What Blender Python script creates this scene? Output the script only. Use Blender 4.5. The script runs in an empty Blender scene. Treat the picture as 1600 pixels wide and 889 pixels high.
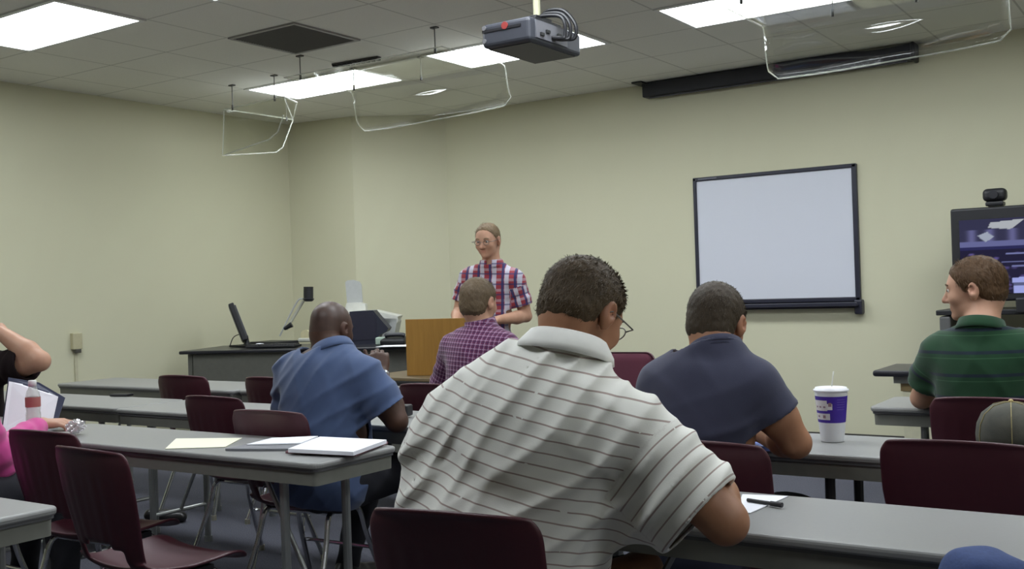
import bpy, bmesh, math, random
import numpy as np
from mathutils import Vector, Matrix

random.seed(7); np.random.seed(7)
scene = bpy.context.scene
COL = scene.collection
PI = math.pi

# ------------------------------------------------------------------ camera
CAM = np.array([0.0, 0.0, 1.29])
FPX = 1639.4
RCAM = np.array([[0.82890485, 0.55839917, -0.03327343],      # right
                 [-0.02945674, -0.01582737, -0.99944074],    # down
                 [-0.55861351, 0.8294214, 0.00332923]])      # forward
cd = bpy.data.cameras.new('camera'); cam = bpy.data.objects.new('camera', cd); COL.objects.link(cam)
cd.sensor_width = 36.0; cd.lens = 36.0 * FPX / 1600.0; cd.clip_start = 0.05; cd.clip_end = 60
m = Matrix.Identity(4)
for i in range(3):
    m[i][0] = RCAM[0][i]; m[i][1] = -RCAM[1][i]; m[i][2] = -RCAM[2][i]; m[i][3] = CAM[i]
cam.matrix_world = m
scene.camera = cam

def at(px, py, d):
    """world point seen at a photograph position, d metres in front of the camera"""
    v = np.array([(px - 800) / FPX, (py - 444.5) / FPX, 1.0]) @ RCAM
    return CAM + v * d
def onz(px, py, z):
    v = np.array([(px - 800) / FPX, (py - 444.5) / FPX, 1.0]) @ RCAM
    return CAM + v * (z - CAM[2]) / v[2]

# ------------------------------------------------------------------ world + exposure
w = bpy.data.worlds.new('world'); scene.world = w; w.use_nodes = True
w.node_tree.nodes['Background'].inputs[0].default_value = (0.9, 0.95, 1, 1)
w.node_tree.nodes['Background'].inputs[1].default_value = 0.05
scene.view_settings.view_transform = 'Standard'; scene.view_settings.look = 'None'
scene.view_settings.exposure = 0.0; scene.view_settings.gamma = 1.0
scene.view_settings.use_curve_mapping = False
LAMP_STRENGTH = 15.2
CEIL = 2.97

# ------------------------------------------------------------------ materials
MATS = {}
class NT:
    def __init__(s, name):
        s.m = bpy.data.materials.new(name); s.m.use_nodes = True; s.t = s.m.node_tree
        s.t.nodes.clear(); s.out = s.t.nodes.new('ShaderNodeOutputMaterial')
    def n(s, typ, **k):
        nd = s.t.nodes.new(typ)
        for a, v in k.items(): setattr(nd, a, v)
        return nd
    def l(s, a, b): s.t.links.new(a, b)
    def val(s, sock, v):
        if hasattr(v, 'links') or hasattr(v, 'is_linked'): s.l(v, sock)
        else: sock.default_value = v
    def math(s, op, a, b=0.0, c=0.0):
        nd = s.n('ShaderNodeMath', operation=op); s.val(nd.inputs[0], a); s.val(nd.inputs[1], b); s.val(nd.inputs[2], c)
        return nd.outputs[0]
    def mix(s, f, a, b):
        nd = s.n('ShaderNodeMix', data_type='RGBA'); s.val(nd.inputs['Factor'], f)
        for sock, v in ((nd.inputs[6], a), (nd.inputs[7], b)):
            if isinstance(v, tuple): sock.default_value = (*v, 1)
            else: s.l(v, sock)
        return nd.outputs[2]
    def noise(s, scale, detail=3, vec=None, rough=.5):
        nd = s.n('ShaderNodeTexNoise'); nd.inputs['Scale'].default_value = scale
        nd.inputs['Detail'].default_value = detail; nd.inputs['Roughness'].default_value = rough
        if vec is not None: s.l(vec, nd.inputs['Vector'])
        return nd.outputs['Fac']
    def coord(s, which='Object'): return s.n('ShaderNodeTexCoord').outputs[which]
    def attr(s, name):
        nd = s.n('ShaderNodeAttribute'); nd.attribute_name = name; return nd
    def band(s, x, period, width, offset=0.0):
        """1 inside a line of given width repeating each period"""
        f = s.math('FRACT', s.math('ADD', s.math('DIVIDE', x, period), offset + 100.0))
        return s.math('LESS_THAN', f, width / period)
    def bsdf(s, col, rough=.6, metal=0.0, bump=None, bstr=.2, bdist=.002, spec=.5, sheen=0, sss=0):
        p = s.n('ShaderNodeBsdfPrincipled')
        if isinstance(col, tuple): p.inputs['Base Color'].default_value = (*col, 1)
        else: s.l(col, p.inputs['Base Color'])
        s.val(p.inputs['Roughness'], rough); p.inputs['Metallic'].default_value = metal
        p.inputs['Specular IOR Level'].default_value = spec
        if sheen: p.inputs['Sheen Weight'].default_value = sheen
        if bump is not None:
            b = s.n('ShaderNodeBump'); b.inputs['Strength'].default_value = bstr; b.inputs['Distance'].default_value = bdist
            s.l(bump, b.inputs['Height']); s.l(b.outputs[0], p.inputs['Normal'])
        s.l(p.outputs[0], s.out.inputs[0]); return s.m

def plain(name, col, rough=.6, metal=0.0, var=.12, scale=30, bstr=.0, spec=.5, sheen=0):
    if name in MATS: return MATS[name]
    t = NT(name); f = t.noise(scale, 4, t.coord())
    c2 = tuple(max(0, c * (1 - var)) for c in col); c1 = tuple(min(1, c * (1 + var * .6)) for c in col)
    MATS[name] = t.bsdf(t.mix(f, c2, c1), rough, metal, f if bstr else None, bstr, .002, spec, sheen)
    return MATS[name]

def emis(name, col, s):
    t = NT(name); e = t.n('ShaderNodeEmission'); e.inputs[0].default_value = (*col, 1); e.inputs[1].default_value = s
    t.l(e.outputs[0], t.out.inputs[0]); MATS[name] = t.m; return t.m

# wall paint
t = NT('wall_paint'); co = t.coord()
f = t.noise(1.2, 3, co); f2 = t.noise(180, 2, co)
M_WALL = t.bsdf(t.mix(f, (.60, .585, .425), (.64, .62, .455)), .75, 0, f2, .12, .001, .3)
# ceiling tiles
t = NT('ceiling_tile'); co = t.coord('Object'); sp = t.n('ShaderNodeSeparateXYZ'); t.l(co, sp.inputs[0])
G = .61
def gl(x, off):
    fr = t.math('FRACT', t.math('ADD', t.math('DIVIDE', x, G), off))
    d = t.math('ABSOLUTE', t.math('SUBTRACT', fr, .5))
    return t.math('GREATER_THAN', d, .5 - .011)
lines = t.math('MAXIMUM', gl(sp.outputs[0], 100 + 3.14 * 1.68 / G), gl(sp.outputs[1], 100 - 3.48 * 1.68 / G))
sp1 = t.noise(260, 2, co); spk = t.math('GREATER_THAN', sp1, .62)
cc = t.mix(spk, (.80, .79, .73), (.66, .65, .60)); cc = t.mix(t.math('MULTIPLY', t.noise(.9, 2, co), .35), cc, (.66, .65, .58))
cc = t.mix(t.math('MULTIPLY', lines, .55), cc, (.36, .35, .31))
M_CEIL = t.bsdf(cc, .9, 0, sp1, .3, .002, .2)
# carpet
t = NT('carpet'); co = t.coord(); f = t.noise(140, 4, co); g = t.noise(1.6, 3, co)
c = t.mix(f, (.035, .037, .052), (.16, .16, .195)); c = t.mix(t.math('MULTIPLY', g, .5), c, (.075, .078, .09))
M_CARPET = t.bsdf(c, .95, 0, f, .8, .006, .1)

M_DIFF = emis('light_diffuser', (.90, .96, 1.0), LAMP_STRENGTH)
M_WHITE = plain('white_metal', (.72, .72, .70), .45)
M_TABLE = plain('table_laminate', (.26, .26, .255), .38, var=.06, scale=120)
M_TEDGE = plain('table_edge', (.10, .10, .105), .5)
M_APRON = plain('table_apron', (.19, .19, .165), .5)
M_STEEL = plain('grey_tube', (.33, .34, .33), .35, .7)
M_CHROME = plain('chrome_tube', (.62, .63, .65), .22, .95, var=.04)
M_MAROON = plain('maroon_plastic', (.058, .011, .019), .42, var=.12, scale=60, bstr=.05)
M_MAROON2 = plain('maroon_fabric', (.10, .016, .035), .9, scale=300, sheen=.3)
M_BLACK = plain('black_plastic', (.012, .012, .015), .45)
M_BLACK2 = plain('black_satin', (.018, .018, .024), .3)
M_NAVYFRAME = plain('navy_black_frame', (.018, .019, .035), .4)
M_BOARD = plain('whiteboard_face', (.66, .68, .76), .28, var=.02, scale=2)
M_GREYP = plain('grey_plastic', (.42, .43, .42), .5)
M_PALEP = plain('pale_plastic', (.62, .62, .57), .5)
M_BEIGE = plain('beige_plastic', (.50, .46, .30), .5)
M_DESKP = plain('desk_panel', (.115, .115, .10), .6, var=.15)
M_PAPER = plain('white_paper', (.86, .86, .92), .8, var=.02)
M_PAPER2 = plain('cream_paper', (.85, .84, .66), .8, var=.02)
M_SHOE = plain('black_leather', (.012, .011, .012), .35)
M_FRAMEG = plain('glasses_metal', (.18, .17, .16), .3, .8)
# oak
t = NT('oak_veneer'); co = t.coord(); mp = t.n('ShaderNodeMapping'); mp.inputs['Scale'].default_value = (14, 14, 1.2); t.l(co, mp.inputs[0])
f = t.noise(2.2, 6, mp.outputs[0], .65)
M_OAK = t.bsdf(t.mix(f, (.20, .095, .015), (.40, .215, .045)), .42, 0, f, .15, .001)
# clear acrylic: thin sheet, straight-through plus sheen
t = NT('clear_acrylic'); lw = t.n('ShaderNodeLayerWeight'); lw.inputs[0].default_value = .5
fr5 = t.math('ADD', t.math('MULTIPLY', t.math('POWER', lw.outputs['Facing'], 4.0), .75), .075)
tr = t.n('ShaderNodeBsdfTransparent'); tr.inputs[0].default_value = (.975, .98, .965, 1)
gl_ = t.n('ShaderNodeBsdfGlossy'); gl_.inputs['Roughness'].default_value = .03
mx = t.n('ShaderNodeMixShader'); t.l(fr5, mx.inputs[0]); t.l(tr.outputs[0], mx.inputs[1]); t.l(gl_.outputs[0], mx.inputs[2])
t.l(mx.outputs[0], t.out.inputs[0]); M_ACR = t.m
# polished acrylic edge
t = NT('acrylic_edge'); tr = t.n('ShaderNodeBsdfTransparent'); p = t.n('ShaderNodeBsdfPrincipled')
p.inputs['Base Color'].default_value = (.55, .56, .50, 1); p.inputs['Roughness'].default_value = .35
mx = t.n('ShaderNodeMixShader'); mx.inputs[0].default_value = .42; t.l(tr.outputs[0], mx.inputs[1]); t.l(p.outputs[0], mx.inputs[2]); t.l(mx.outputs[0], t.out.inputs[0]); M_AEDGE = t.m

# skin with a tint attribute (lips, cheeks), hair
def skin(name, a, b, lip):
    t = NT(name); co = t.coord(); f = t.noise(18, 4, co); c = t.mix(f, a, b)
    c = t.mix(t.attr('tint').outputs['Fac'], c, lip)
    MATS[name] = t.bsdf(c, .5, 0, t.noise(220, 2, co), .08, .001, .35)
    return MATS[name]
SK_W = skin('skin_tan', (.30, .135, .07), (.46, .235, .14), (.40, .11, .08))
SK_L = skin('skin_light', (.42, .22, .14), (.56, .33, .23), (.45, .15, .12))
SK_D = skin('skin_dark', (.052, .024, .015), (.095, .046, .03), (.12, .04, .035))
def hairm(name, a, b):
    t = NT(name); co = t.coord(); mp = t.n('ShaderNodeMapping'); mp.inputs['Scale'].default_value = (160, 60, 30); t.l(co, mp.inputs[0])
    f = t.noise(1.5, 5, mp.outputs[0], .7); g = t.noise(14, 3, co)
    c = t.mix(f, a, b); c = t.mix(t.math('MULTIPLY', g, .4), c, a)
    MATS[name] = t.bsdf(c, .55, 0, f, .6, .004, .3); return MATS[name]
H_BROWN = hairm('hair_brown', (.036, .024, .012), (.155, .102, .055))
H_DARK = hairm('hair_dark', (.022, .015, .009), (.095, .066, .038))
H_SANDY = hairm('hair_sandy', (.10, .065, .035), (.26, .18, .10))
H_MOUSE = hairm('hair_mouse', (.075, .050, .028), (.19, .135, .08))
H_AUBURN = hairm('hair_auburn', (.04, .020, .008), (.15, .078, .032))
H_BLACKH = hairm('hair_black', (.008, .006, .005), (.03, .022, .018))
t = NT('hair_stubble'); H_STUB = t.bsdf(t.mix(t.noise(60, 4, t.coord()), (.040, .020, .014), (.085, .045, .034)), .46, 0, t.noise(400, 2, t.coord()), .1, .001, .5)

# cloth: 'cloth' attribute carries (across, along) metres on the garment
def cloth_base(name):
    t = NT(name); a = t.attr('cloth'); s = t.n('ShaderNodeSeparateXYZ'); t.l(a.outputs['Vector'], s.inputs[0])
    return t, s.outputs[0], s.outputs[1]
def weave(t): return t.noise(420, 3, t.coord())
t, u, v = cloth_base('white_striped_knit')
ln = t.band(v, .029, .0034); gap = t.math('GREATER_THAN', t.noise(22, 2, t.coord()), .30)
c = t.mix(t.math('MULTIPLY', t.math('MULTIPLY', ln, gap), .72), (.80, .79, .74), (.24, .13, .11))
C_WHITE = t.bsdf(c, .85, 0, weave(t), .25, .001, .2, .2)
t, u, v = cloth_base('blue_cotton'); C_BLUE = t.bsdf(t.mix(t.noise(9, 4, t.coord()), (.055, .084, .175), (.082, .118, .225)), .85, 0, weave(t), .3, .001, .2, .2)
t, u, v = cloth_base('navy_jersey'); C_NAVY = t.bsdf(t.mix(t.noise(9, 4, t.coord()), (.042, .044, .078), (.062, .064, .104)), .9, 0, weave(t), .3, .001, .15, .2)
t, u, v = cloth_base('green_striped_knit')
c = t.mix(t.noise(10, 3, t.coord()), (.007, .034, .013), (.012, .052, .021))
c = t.mix(t.band(v, .085, .012), c, (.008, .016, .028)); c = t.mix(t.band(v, .085, .003, .2), c, (.03, .085, .04))
C_GREEN = t.bsdf(c, .85, 0, weave(t), .25, .001, .2, .2)
t, u, v = cloth_base('black_jersey'); C_BLACK = t.bsdf(t.mix(t.noise(9, 4, t.coord()), (.010, .006, .007), (.022, .014, .015)), .9, 0, weave(t), .3, .001, .15)
t, u, v = cloth_base('pink_knit'); C_PINK = t.bsdf(t.mix(t.noise(14, 4, t.coord()), (.50, .045, .22), (.66, .09, .33)), .85, 0, weave(t), .3, .001, .2, .3)
t, u, v = cloth_base('purple_plaid')
c = t.mix(t.noise(10, 3, t.coord()), (.085, .014, .048), (.125, .024, .075))
c = t.mix(t.math('MULTIPLY', t.band(u, .023, .005), .55), c, (.36, .24, .36)); c = t.mix(t.math('MULTIPLY', t.band(v, .023, .0045), .6), c, (.36, .24, .36))
c = t.mix(t.math('MULTIPLY', t.band(u, .023, .004, .4), .7), c, (.035, .012, .06)); c = t.mix(t.math('MULTIPLY', t.band(v, .023, .004, .4), .6), c, (.035, .012, .06))
C_PURP = t.bsdf(c, .85, 0, weave(t), .25, .001, .2, .2)
t, u, v = cloth_base('red_white_blue_plaid')
c = t.mix(t.noise(10, 3, t.coord()), (.24, .030, .045), (.32, .05, .065))
c = t.mix(t.math('MULTIPLY', t.band(u, .085, .030, .62), .85), c, (.50, .52, .62)); c = t.mix(t.math('MULTIPLY', t.band(v, .070, .018, .25), .3), c, (.6, .6, .68))
c = t.mix(t.math('MULTIPLY', t.band(u, .085, .017, .22), .9), c, (.022, .04, .13)); c = t.mix(t.math('MULTIPLY', t.band(v, .070, .011, .62), .7), c, (.03, .035, .12))
C_RWB = t.bsdf(c, .85, 0, weave(t), .25, .001, .2, .2)
C_JEANS = plain('denim', (.045, .075, .20), .9, var=.3, scale=160, bstr=.2)
C_DARKTR = plain('dark_trousers', (.012, .012, .018), .9, var=.2)
C_KHAKI = plain('tan_trousers', (.24, .18, .11), .9)

# ------------------------------------------------------------------ object helpers
def tag(o, label=None, cat=None, group=None, kind=None):
    if label: o['label'] = label
    if cat: o['category'] = cat
    if group: o['group'] = group
    if kind: o['kind'] = kind
    return o
def empty(name, loc, rz=0, label=None, cat=None, group=None):
    o = bpy.data.objects.new(name, None); COL.objects.link(o); o.empty_display_size = .05
    o.location = Vector([float(c) for c in loc]); o.rotation_euler = (0, 0, rz); return tag(o, label, cat, group)
def link(name, bm, mat, parent=None, smooth=False, origin=None):
    me = bpy.data.meshes.new(name); bmesh.ops.recalc_face_normals(bm, faces=bm.faces); bm.to_mesh(me); bm.free()
    if isinstance(mat, (list, tuple)):
        for x in mat: me.materials.append(x)
    else: me.materials.append(mat)
    if smooth:
        for p in me.polygons: p.use_smooth = True
    o = bpy.data.objects.new(name, me); COL.objects.link(o)
    if parent: o.parent = parent
    return o
def copy_tree(o, parent=None):
    c = o.copy(); COL.objects.link(c)
    if parent: c.parent = parent
    for ch in list(o.children): copy_tree(ch, c)
    return c
V = lambda *a: Vector([float(q) for q in (a if len(a) > 1 else a[0])])
def box(bm, c, s, rot=None, bev=0.0, seg=2):
    r = bmesh.ops.create_cube(bm, size=1.0); vs = r['verts']
    for v_ in vs: v_.co = Vector((v_.co.x * s[0], v_.co.y * s[1], v_.co.z * s[2]))
    if bev > 0:
        es = list({e for v_ in vs for e in v_.link_edges})
        rr = bmesh.ops.bevel(bm, geom=es, offset=bev, segments=seg, affect='EDGES', profile=.5)
        vs = list({v_ for f_ in rr['faces'] for v_ in f_.verts} | {v_ for v_ in vs if v_.is_valid})
    M = (rot.to_4x4() if rot is not None else Matrix.Identity(4)); M = Matrix.Translation(V(c)) @ M
    bmesh.ops.transform(bm, matrix=M, verts=vs)
def tube(bm, pts, r, seg=10, cap=True):
    pts = [V(p) for p in pts]; rings = []
    rr = r if isinstance(r, (list, tuple)) else [r] * len(pts)
    T = (pts[1] - pts[0]).normalized(); up = Vector((0, 0, 1)) if abs(T.z) < .9 else Vector((1, 0, 0))
    nrm = T.cross(up).normalized()
    for i, p in enumerate(pts):
        T = (pts[min(i + 1, len(pts) - 1)] - pts[max(i - 1, 0)]).normalized()
        nrm = (nrm - T * nrm.dot(T)).normalized(); b = T.cross(nrm)
        rings.append([bm.verts.new(p + (nrm * math.cos(2 * PI * k / seg) + b * math.sin(2 * PI * k / seg)) * rr[i]) for k in range(seg)])
    for a, b in zip(rings, rings[1:]):
        for k in range(seg): bm.faces.new((a[k], a[(k + 1) % seg], b[(k + 1) % seg], b[k]))
    if cap: bm.faces.new(rings[0]); bm.faces.new(rings[-1])
def smooth_path(pts, n=6):
    P = [V(p) for p in pts]; P = [P[0] * 2 - P[1]] + P + [P[-1] * 2 - P[-2]]; out = []
    for i in range(1, len(P) - 2):
        for k in range(n):
            t_ = k / n; a, b, c, d = P[i - 1:i + 3]
            out.append(.5 * ((2 * b) + (c - a) * t_ + (2 * a - 5 * b + 4 * c - d) * t_ ** 2 + (3 * b - a - 3 * c + d) * t_ ** 3))
    out.append(P[-2]); return out
def lathe(bm, prof, seg=32, M=None, cap=True):
    rings = []
    for r, z in prof:
        rings.append([bm.verts.new((r * math.cos(2 * PI * k / seg), r * math.sin(2 * PI * k / seg), z)) for k in range(seg)])
    for a, b in zip(rings, rings[1:]):
        for k in range(seg): bm.faces.new((a[k], a[(k + 1) % seg], b[(k + 1) % seg], b[k]))
    if cap: bm.faces.new(rings[0]); bm.faces.new(rings[-1])
    if M is not None: bmesh.ops.transform(bm, matrix=M, verts=[v_ for r_ in rings for v_ in r_])
def sheet(bm, corners, th):
    P = [V(c) for c in corners]; n = (P[1] - P[0]).cross(P[2] - P[0]).normalized() * th / 2
    a = [bm.verts.new(p - n) for p in P]; b = [bm.verts.new(p + n) for p in P]
    bm.faces.new(a); bm.faces.new(b[::-1])
    for k in range(len(P)): bm.faces.new((a[k], a[(k + 1) % len(P)], b[(k + 1) % len(P)], b[k]))
def B(): return bmesh.new()

# ------------------------------------------------------------------ room shell
def poly_wall(name, pts, z0, z1, mat):
    """wall as a solid 12 cm slab along a floor polyline, its room side on pts"""
    bm = B(); P = [Vector((*p, 0)) for p in pts]; out = []
    for i, p in enumerate(P):
        d = (P[min(i + 1, len(P) - 1)] - P[max(i - 1, 0)]).normalized(); out.append(p + Vector((-d.y, d.x, 0)) * .12)
    for i in range(len(P) - 1):
        a, b, c, d = P[i], P[i + 1], out[i + 1], out[i]
        vs = [bm.verts.new((q.x, q.y, z)) for z in (z0, z1) for q in (a, b, c, d)]
        for f_ in ((0, 1, 2, 3), (4, 5, 6, 7), (0, 1, 5, 4), (2, 3, 7, 6)): bm.faces.new([vs[k] for k in f_])
        if i == 0: bm.faces.new([vs[k] for k in (0, 3, 7, 4)])
        if i == len(P) - 2: bm.faces.new([vs[k] for k in (1, 2, 6, 5)])
    o = link(name, bm, mat); o['kind'] = 'structure'; return o
X0, X1, Y0, Y1 = -7.54, 3.2, -4.6, 8.06
FRONT = [(X0, 7.34), (-6.79, 7.44), (-6.10, 8.0), (X1, Y1)]
poly_wall('wall_front', FRONT, 0, CEIL, M_WALL)
poly_wall('wall_left', [(X0, Y0), (X0, 7.46)], 0, CEIL, M_WALL)
poly_wall('wall_right', [(X1, Y1 + .1), (X1, Y0)], 0, CEIL, M_WALL)
poly_wall('wall_back', [(X1, Y0), (X0, Y0)], 0, CEIL, M_WALL)
bm = B(); box(bm, ((X0 + X1) / 2, (Y0 + Y1) / 2, -.05), (X1 - X0 + .3, Y1 - Y0 + .3, .1)); link('floor', bm, M_CARPET)['kind'] = 'structure'
bm = B(); box(bm, ((X0 + X1) / 2, (Y0 + Y1) / 2, CEIL + .05), (X1 - X0 + .3, Y1 - Y0 + .3, .1)); link('ceiling', bm, M_CEIL)['kind'] = 'structure'
def baseboard(name, pts):
    bm = B(); P = [Vector((*p, 0)) for p in pts]
    for a, b in zip(P, P[1:]):
        d = (b - a).normalized(); n = Vector((d.y, -d.x, 0)) * .006; c = (a + b) / 2 + n + Vector((0, 0, .05))
        box(bm, c, ((b - a).length, .012, .1), Matrix.Rotation(math.atan2(d.y, d.x), 3, 'Z'))
    link(name, bm, plain('baseboard_rubber', (.06, .055, .05), .6))['kind'] = 'structure'
baseboard('baseboard_front', FRONT); baseboard('baseboard_left', [(X0, Y0), (X0, 7.3)])

# ------------------------------------------------------------------ ceiling lights, on the tile grid
U = 1.68
TX = -3.14 * U
def light(ix, iy, label, group=None):
    x0 = TX + G * ix; y0 = 3.48 * U + G * iy
    o = empty('ceiling_light', (x0 + G, y0 + G / 2, CEIL), 0, label, 'ceiling light', group)
    bm = B()
    for sx, sy, cx, cy in ((1.21, .03, 0, .29), (1.21, .03, 0, -.29), (.03, .55, .59, 0), (.03, .55, -.59, 0)):
        box(bm, (cx, cy, -.004), (sx, sy, .012))
    link('frame', bm, M_WHITE, o)
    bm = B(); box(bm, (0, 0, -.003), (1.15, .55, .006)); link('diffuser', bm, M_DIFF, o)
LX = [-2 - 3 * 0, 1, 4]
light(-2, 0, 'lit ceiling light above the small clear hanging panel, left of the middle panel')
light(1, 0, 'lit ceiling light behind the projector')
light(4, 0, 'lit ceiling light above the right-hand clear hanging panel')
light(-2, -4, 'lit ceiling light at the far top left, nearest the left wall')
light(1, -4, 'lit ceiling light of which only a tip shows at the top edge of the view')
GRP = 'ceiling lights out of view overhead and behind'
for ix in (7,): light(ix, 0, 'lit recessed ceiling light out of view to the right or behind', GRP)
for ix in (4, 7, 10): light(ix, -4, 'lit recessed ceiling light out of view to the right or behind', GRP)
for iy in (-8,):
    for ix in (-2, 4, 10): light(ix, iy, 'lit recessed ceiling light out of view to the right or behind', GRP)

# air return vent in the ceiling
x0, y0 = TX, 3.48 * U - 2 * G
o = empty('ceiling_vent', (x0 + G / 2, y0 + G / 2, CEIL), 0, 'dark square air return grille set in the ceiling tiles', 'ceiling vent')
bm = B()
for cx, cy, sx, sy in ((0, .29, .6, .025), (0, -.29, .6, .025), (.29, 0, .025, .56), (-.29, 0, .025, .56)): box(bm, (cx, cy, -.004), (sx, sy, .012))
link('frame', bm, plain('vent_frame', (.34, .33, .31), .6), o)
bm = B()
for k in range(26): box(bm, (0, -.27 + k * .0216, -.002), (.56, .008, .012), Matrix.Rotation(.6, 3, 'X'))
link('louvre', bm, plain('vent_louvre', (.13, .125, .115), .6), o)
bm = B(); box(bm, (0, 0, -.0005), (.57, .57, .001)); link('backing', bm, plain('vent_back', (.06, .058, .055), .9), o)

# narrow black slot diffuser
a = onz(521, 100, CEIL); b = onz(593, 88, CEIL); mid = (a + b) / 2; L = np.linalg.norm(b - a)
o = empty('slot_diffuser', (mid[0], mid[1], CEIL), math.atan2(b[1] - a[1], b[0] - a[0]), 'short black slotted air diffuser on the ceiling over the middle clear panel', 'air diffuser')
bm = B(); box(bm, (0, 0, -.008), (L, .045, .016), None, .003); link('housing', bm, plain('slot_black', (.05, .05, .05), .6), o)
bm = B()
for k in range(9): box(bm, (-L / 2 + L * (k + .5) / 9, 0, -.02), (L / 14, .05, .01))
link('slot', bm, M_BLACK, o)

# ------------------------------------------------------------------ hanging clear acrylic panels
def wire(parent, p, q):
    bm = B(); tube(bm, [p, q], .0035, 6); box(bm, V(p) - Vector((0, 0, .004)), (.05, .03, .01)); tube(bm, [V(q) + Vector((0, 0, .02)), V(q) - Vector((0, 0, .02))], .008, 8)
    link('hanging_wire', bm, plain('wire_dark', (.06, .06, .055), .5), parent)
def acrylic(x0, x1, y0, y1, z, drop, label, wires, fwd=-.035, bow=.05, lift_r=.12):
    o = empty('acrylic_panel', (0, 0, 0), 0, label, 'hanging panel')
    # top sheet, then a bend, then a lip that falls, leaning back and waved to catch streaks of the ceiling lights
    nx = 24; prof = [(y0, z), (y0 + .25 * (y1 - y0), z - .004), (y0 + .6 * (y1 - y0), z - .002), (y1 - .05, z), (y1 - .015, z - .012), (y1, z - .05),
                     (y1 - fwd * .1, z - drop * .35), (y1 - fwd * .35, z - drop * .6), (y1 - fwd * .8, z - drop * .85), (y1 - fwd * 1.4, z - drop)]
    bm = B(); rows = []
    for i in range(nx + 1):
        s_ = i / nx; x = x0 + (x1 - x0) * s_; e = abs(2 * s_ - 1)
        row = []
        for j, (yy, zz) in enumerate(prof):
            fj = max(0, j - 5) / 4.0
            lift = drop * (lift_r * (s_ ** 1.5) + (.16 * max(0, (e - .94) / .06) ** 2 if e > .94 else 0)) * fj
            row.append(bm.verts.new((x, yy - .0 + .012 * math.sin(s_ * 9) * fj, zz + lift - bow * math.sin(PI * s_) * .25 * fj)))
        rows.append(row)
    for a, b in zip(rows, rows[1:]):
        for j in range(len(prof) - 1): bm.faces.new((a[j], b[j], b[j + 1], a[j + 1]))
    border = [v_.co.copy() for v_ in rows[0]] + [r_[-1].co.copy() for r_ in rows[1:]] + [v_.co.copy() for v_ in rows[-1][::-1][1:]] + [r_[0].co.copy() for r_ in rows[::-1][1:]]
    s = link('sheet', bm, M_ACR, o, True)
    md = s.modifiers.new('th', 'SOLIDIFY'); md.thickness = .006
    bm = B(); tube(bm, border, .0042, 6); link('polished_edge', bm, M_AEDGE, o)
    for p, q in wires: wire(o, p, q)
    return o
acrylic(-5.40, -4.00, 5.24, 5.95, 2.82, .30, 'wide clear acrylic panel hanging in the middle, left of the projector',
        [(V(-5.3, 5.3, CEIL), V(-5.3, 5.3, 2.82)), (V(-4.1, 5.3, CEIL), V(-4.1, 5.3, 2.82)), (V(-5.3, 5.85, CEIL), V(-5.3, 5.85, 2.82)), (V(-4.7, 5.9, CEIL), V(-4.7, 5.9, 2.82))])
acrylic(-2.17, -.86, 5.20, 5.96, 2.77, .30, 'clear acrylic panel hanging at the top right in front of the screen case',
        [(V(-2.05, 5.3, CEIL), V(-2.05, 5.3, 2.77)), (V(-.95, 5.3, CEIL), V(-.95, 5.3, 2.77)), (V(-1.75, 5.9, CEIL), V(-1.75, 5.9, 2.77)), (V(-1.3, 5.9, CEIL), V(-1.3, 5.9, 2.77))])
# the smaller one at the left: a wedge of three clear sheets
o = empty('acrylic_panel', (0, 0, 0), 0, 'small wedge-shaped clear acrylic panel hanging at the left', 'hanging panel')
zt = 2.79
c0 = onz(350, 171, zt); cX = onz(444, 151, zt); cY = onz(458, 187, zt); c4 = onz(464, 160, zt)
def onvert(px, py, p, q):
    """point of the upright plane through p and q"""
    n = np.array([-(q[1] - p[1]), q[0] - p[0], 0]); v_ = np.array([(px - 800) / FPX, (py - 444.5) / FPX, 1.0]) @ RCAM
    return CAM + v_ * (n @ (p - CAM)) / (n @ v_)
P0 = onvert(348, 243, c0, cX)
a1, a2 = onvert(420, 218, c0, cX), onvert(434, 206, c0, cX); a3 = onvert(443, 180, c0, cX)
b1, b2 = onvert(432, 238, c0, cY), onvert(442, 230, c0, cY); b3 = cY
bm = B(); sheet(bm, [c0, cX, c4, cY], .006); sheet(bm, [c0, P0, a1, a2, a3, cX], .006); sheet(bm, [c0, P0, b1, b2, b3], .006); link('sheet', bm, M_ACR, o)
bm = B(); tube(bm, [cX, c0, cY, c4, cX], .0055, 6); tube(bm, [c0, P0, a1, a2, a3], .0055, 6); tube(bm, [P0, b1, b2, b3], .0055, 6); link('polished_edge', bm, M_AEDGE, o)
for p in (c0 + (cX - c0) * .15, c0 + (cX - c0) * .85, c0 + (cY - c0) * .9): wire(o, (p[0], p[1], CEIL), (p[0], p[1], zt))

# ------------------------------------------------------------------ projection screen case
a = onz(993, 126, CEIL); b = onz(1430, 68, CEIL)
o = empty('projection_screen_case', (0, 0, 0), 0, 'long black projection screen case under the ceiling above the whiteboard', 'screen case')
y_ = (a[1] + b[1]) / 2
bm = B(); box(bm, ((a[0] + b[0]) / 2, y_ + .075, CEIL - .065), (b[0] - a[0], .13, .12), None, .008); link('case', bm, plain('case_black', (.008, .008, .014), .5), o)
bm = B(); box(bm, (a[0] - .01, y_ + .03, CEIL - .008), (.09, .2, .012)); link('end_bracket', bm, M_BLACK, o); bm = B(); box(bm, (b[0], y_ + .07, CEIL - .07), (.03, .15, .135), None, .01); link('end_bracket', bm, M_BLACK, o)
bm = B(); box(bm, ((a[0] + b[0]) / 2, y_ + .05, CEIL - .13), (b[0] - a[0] - .1, .02, .012)); link('bottom_bar', bm, M_BLACK2, o)

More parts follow.
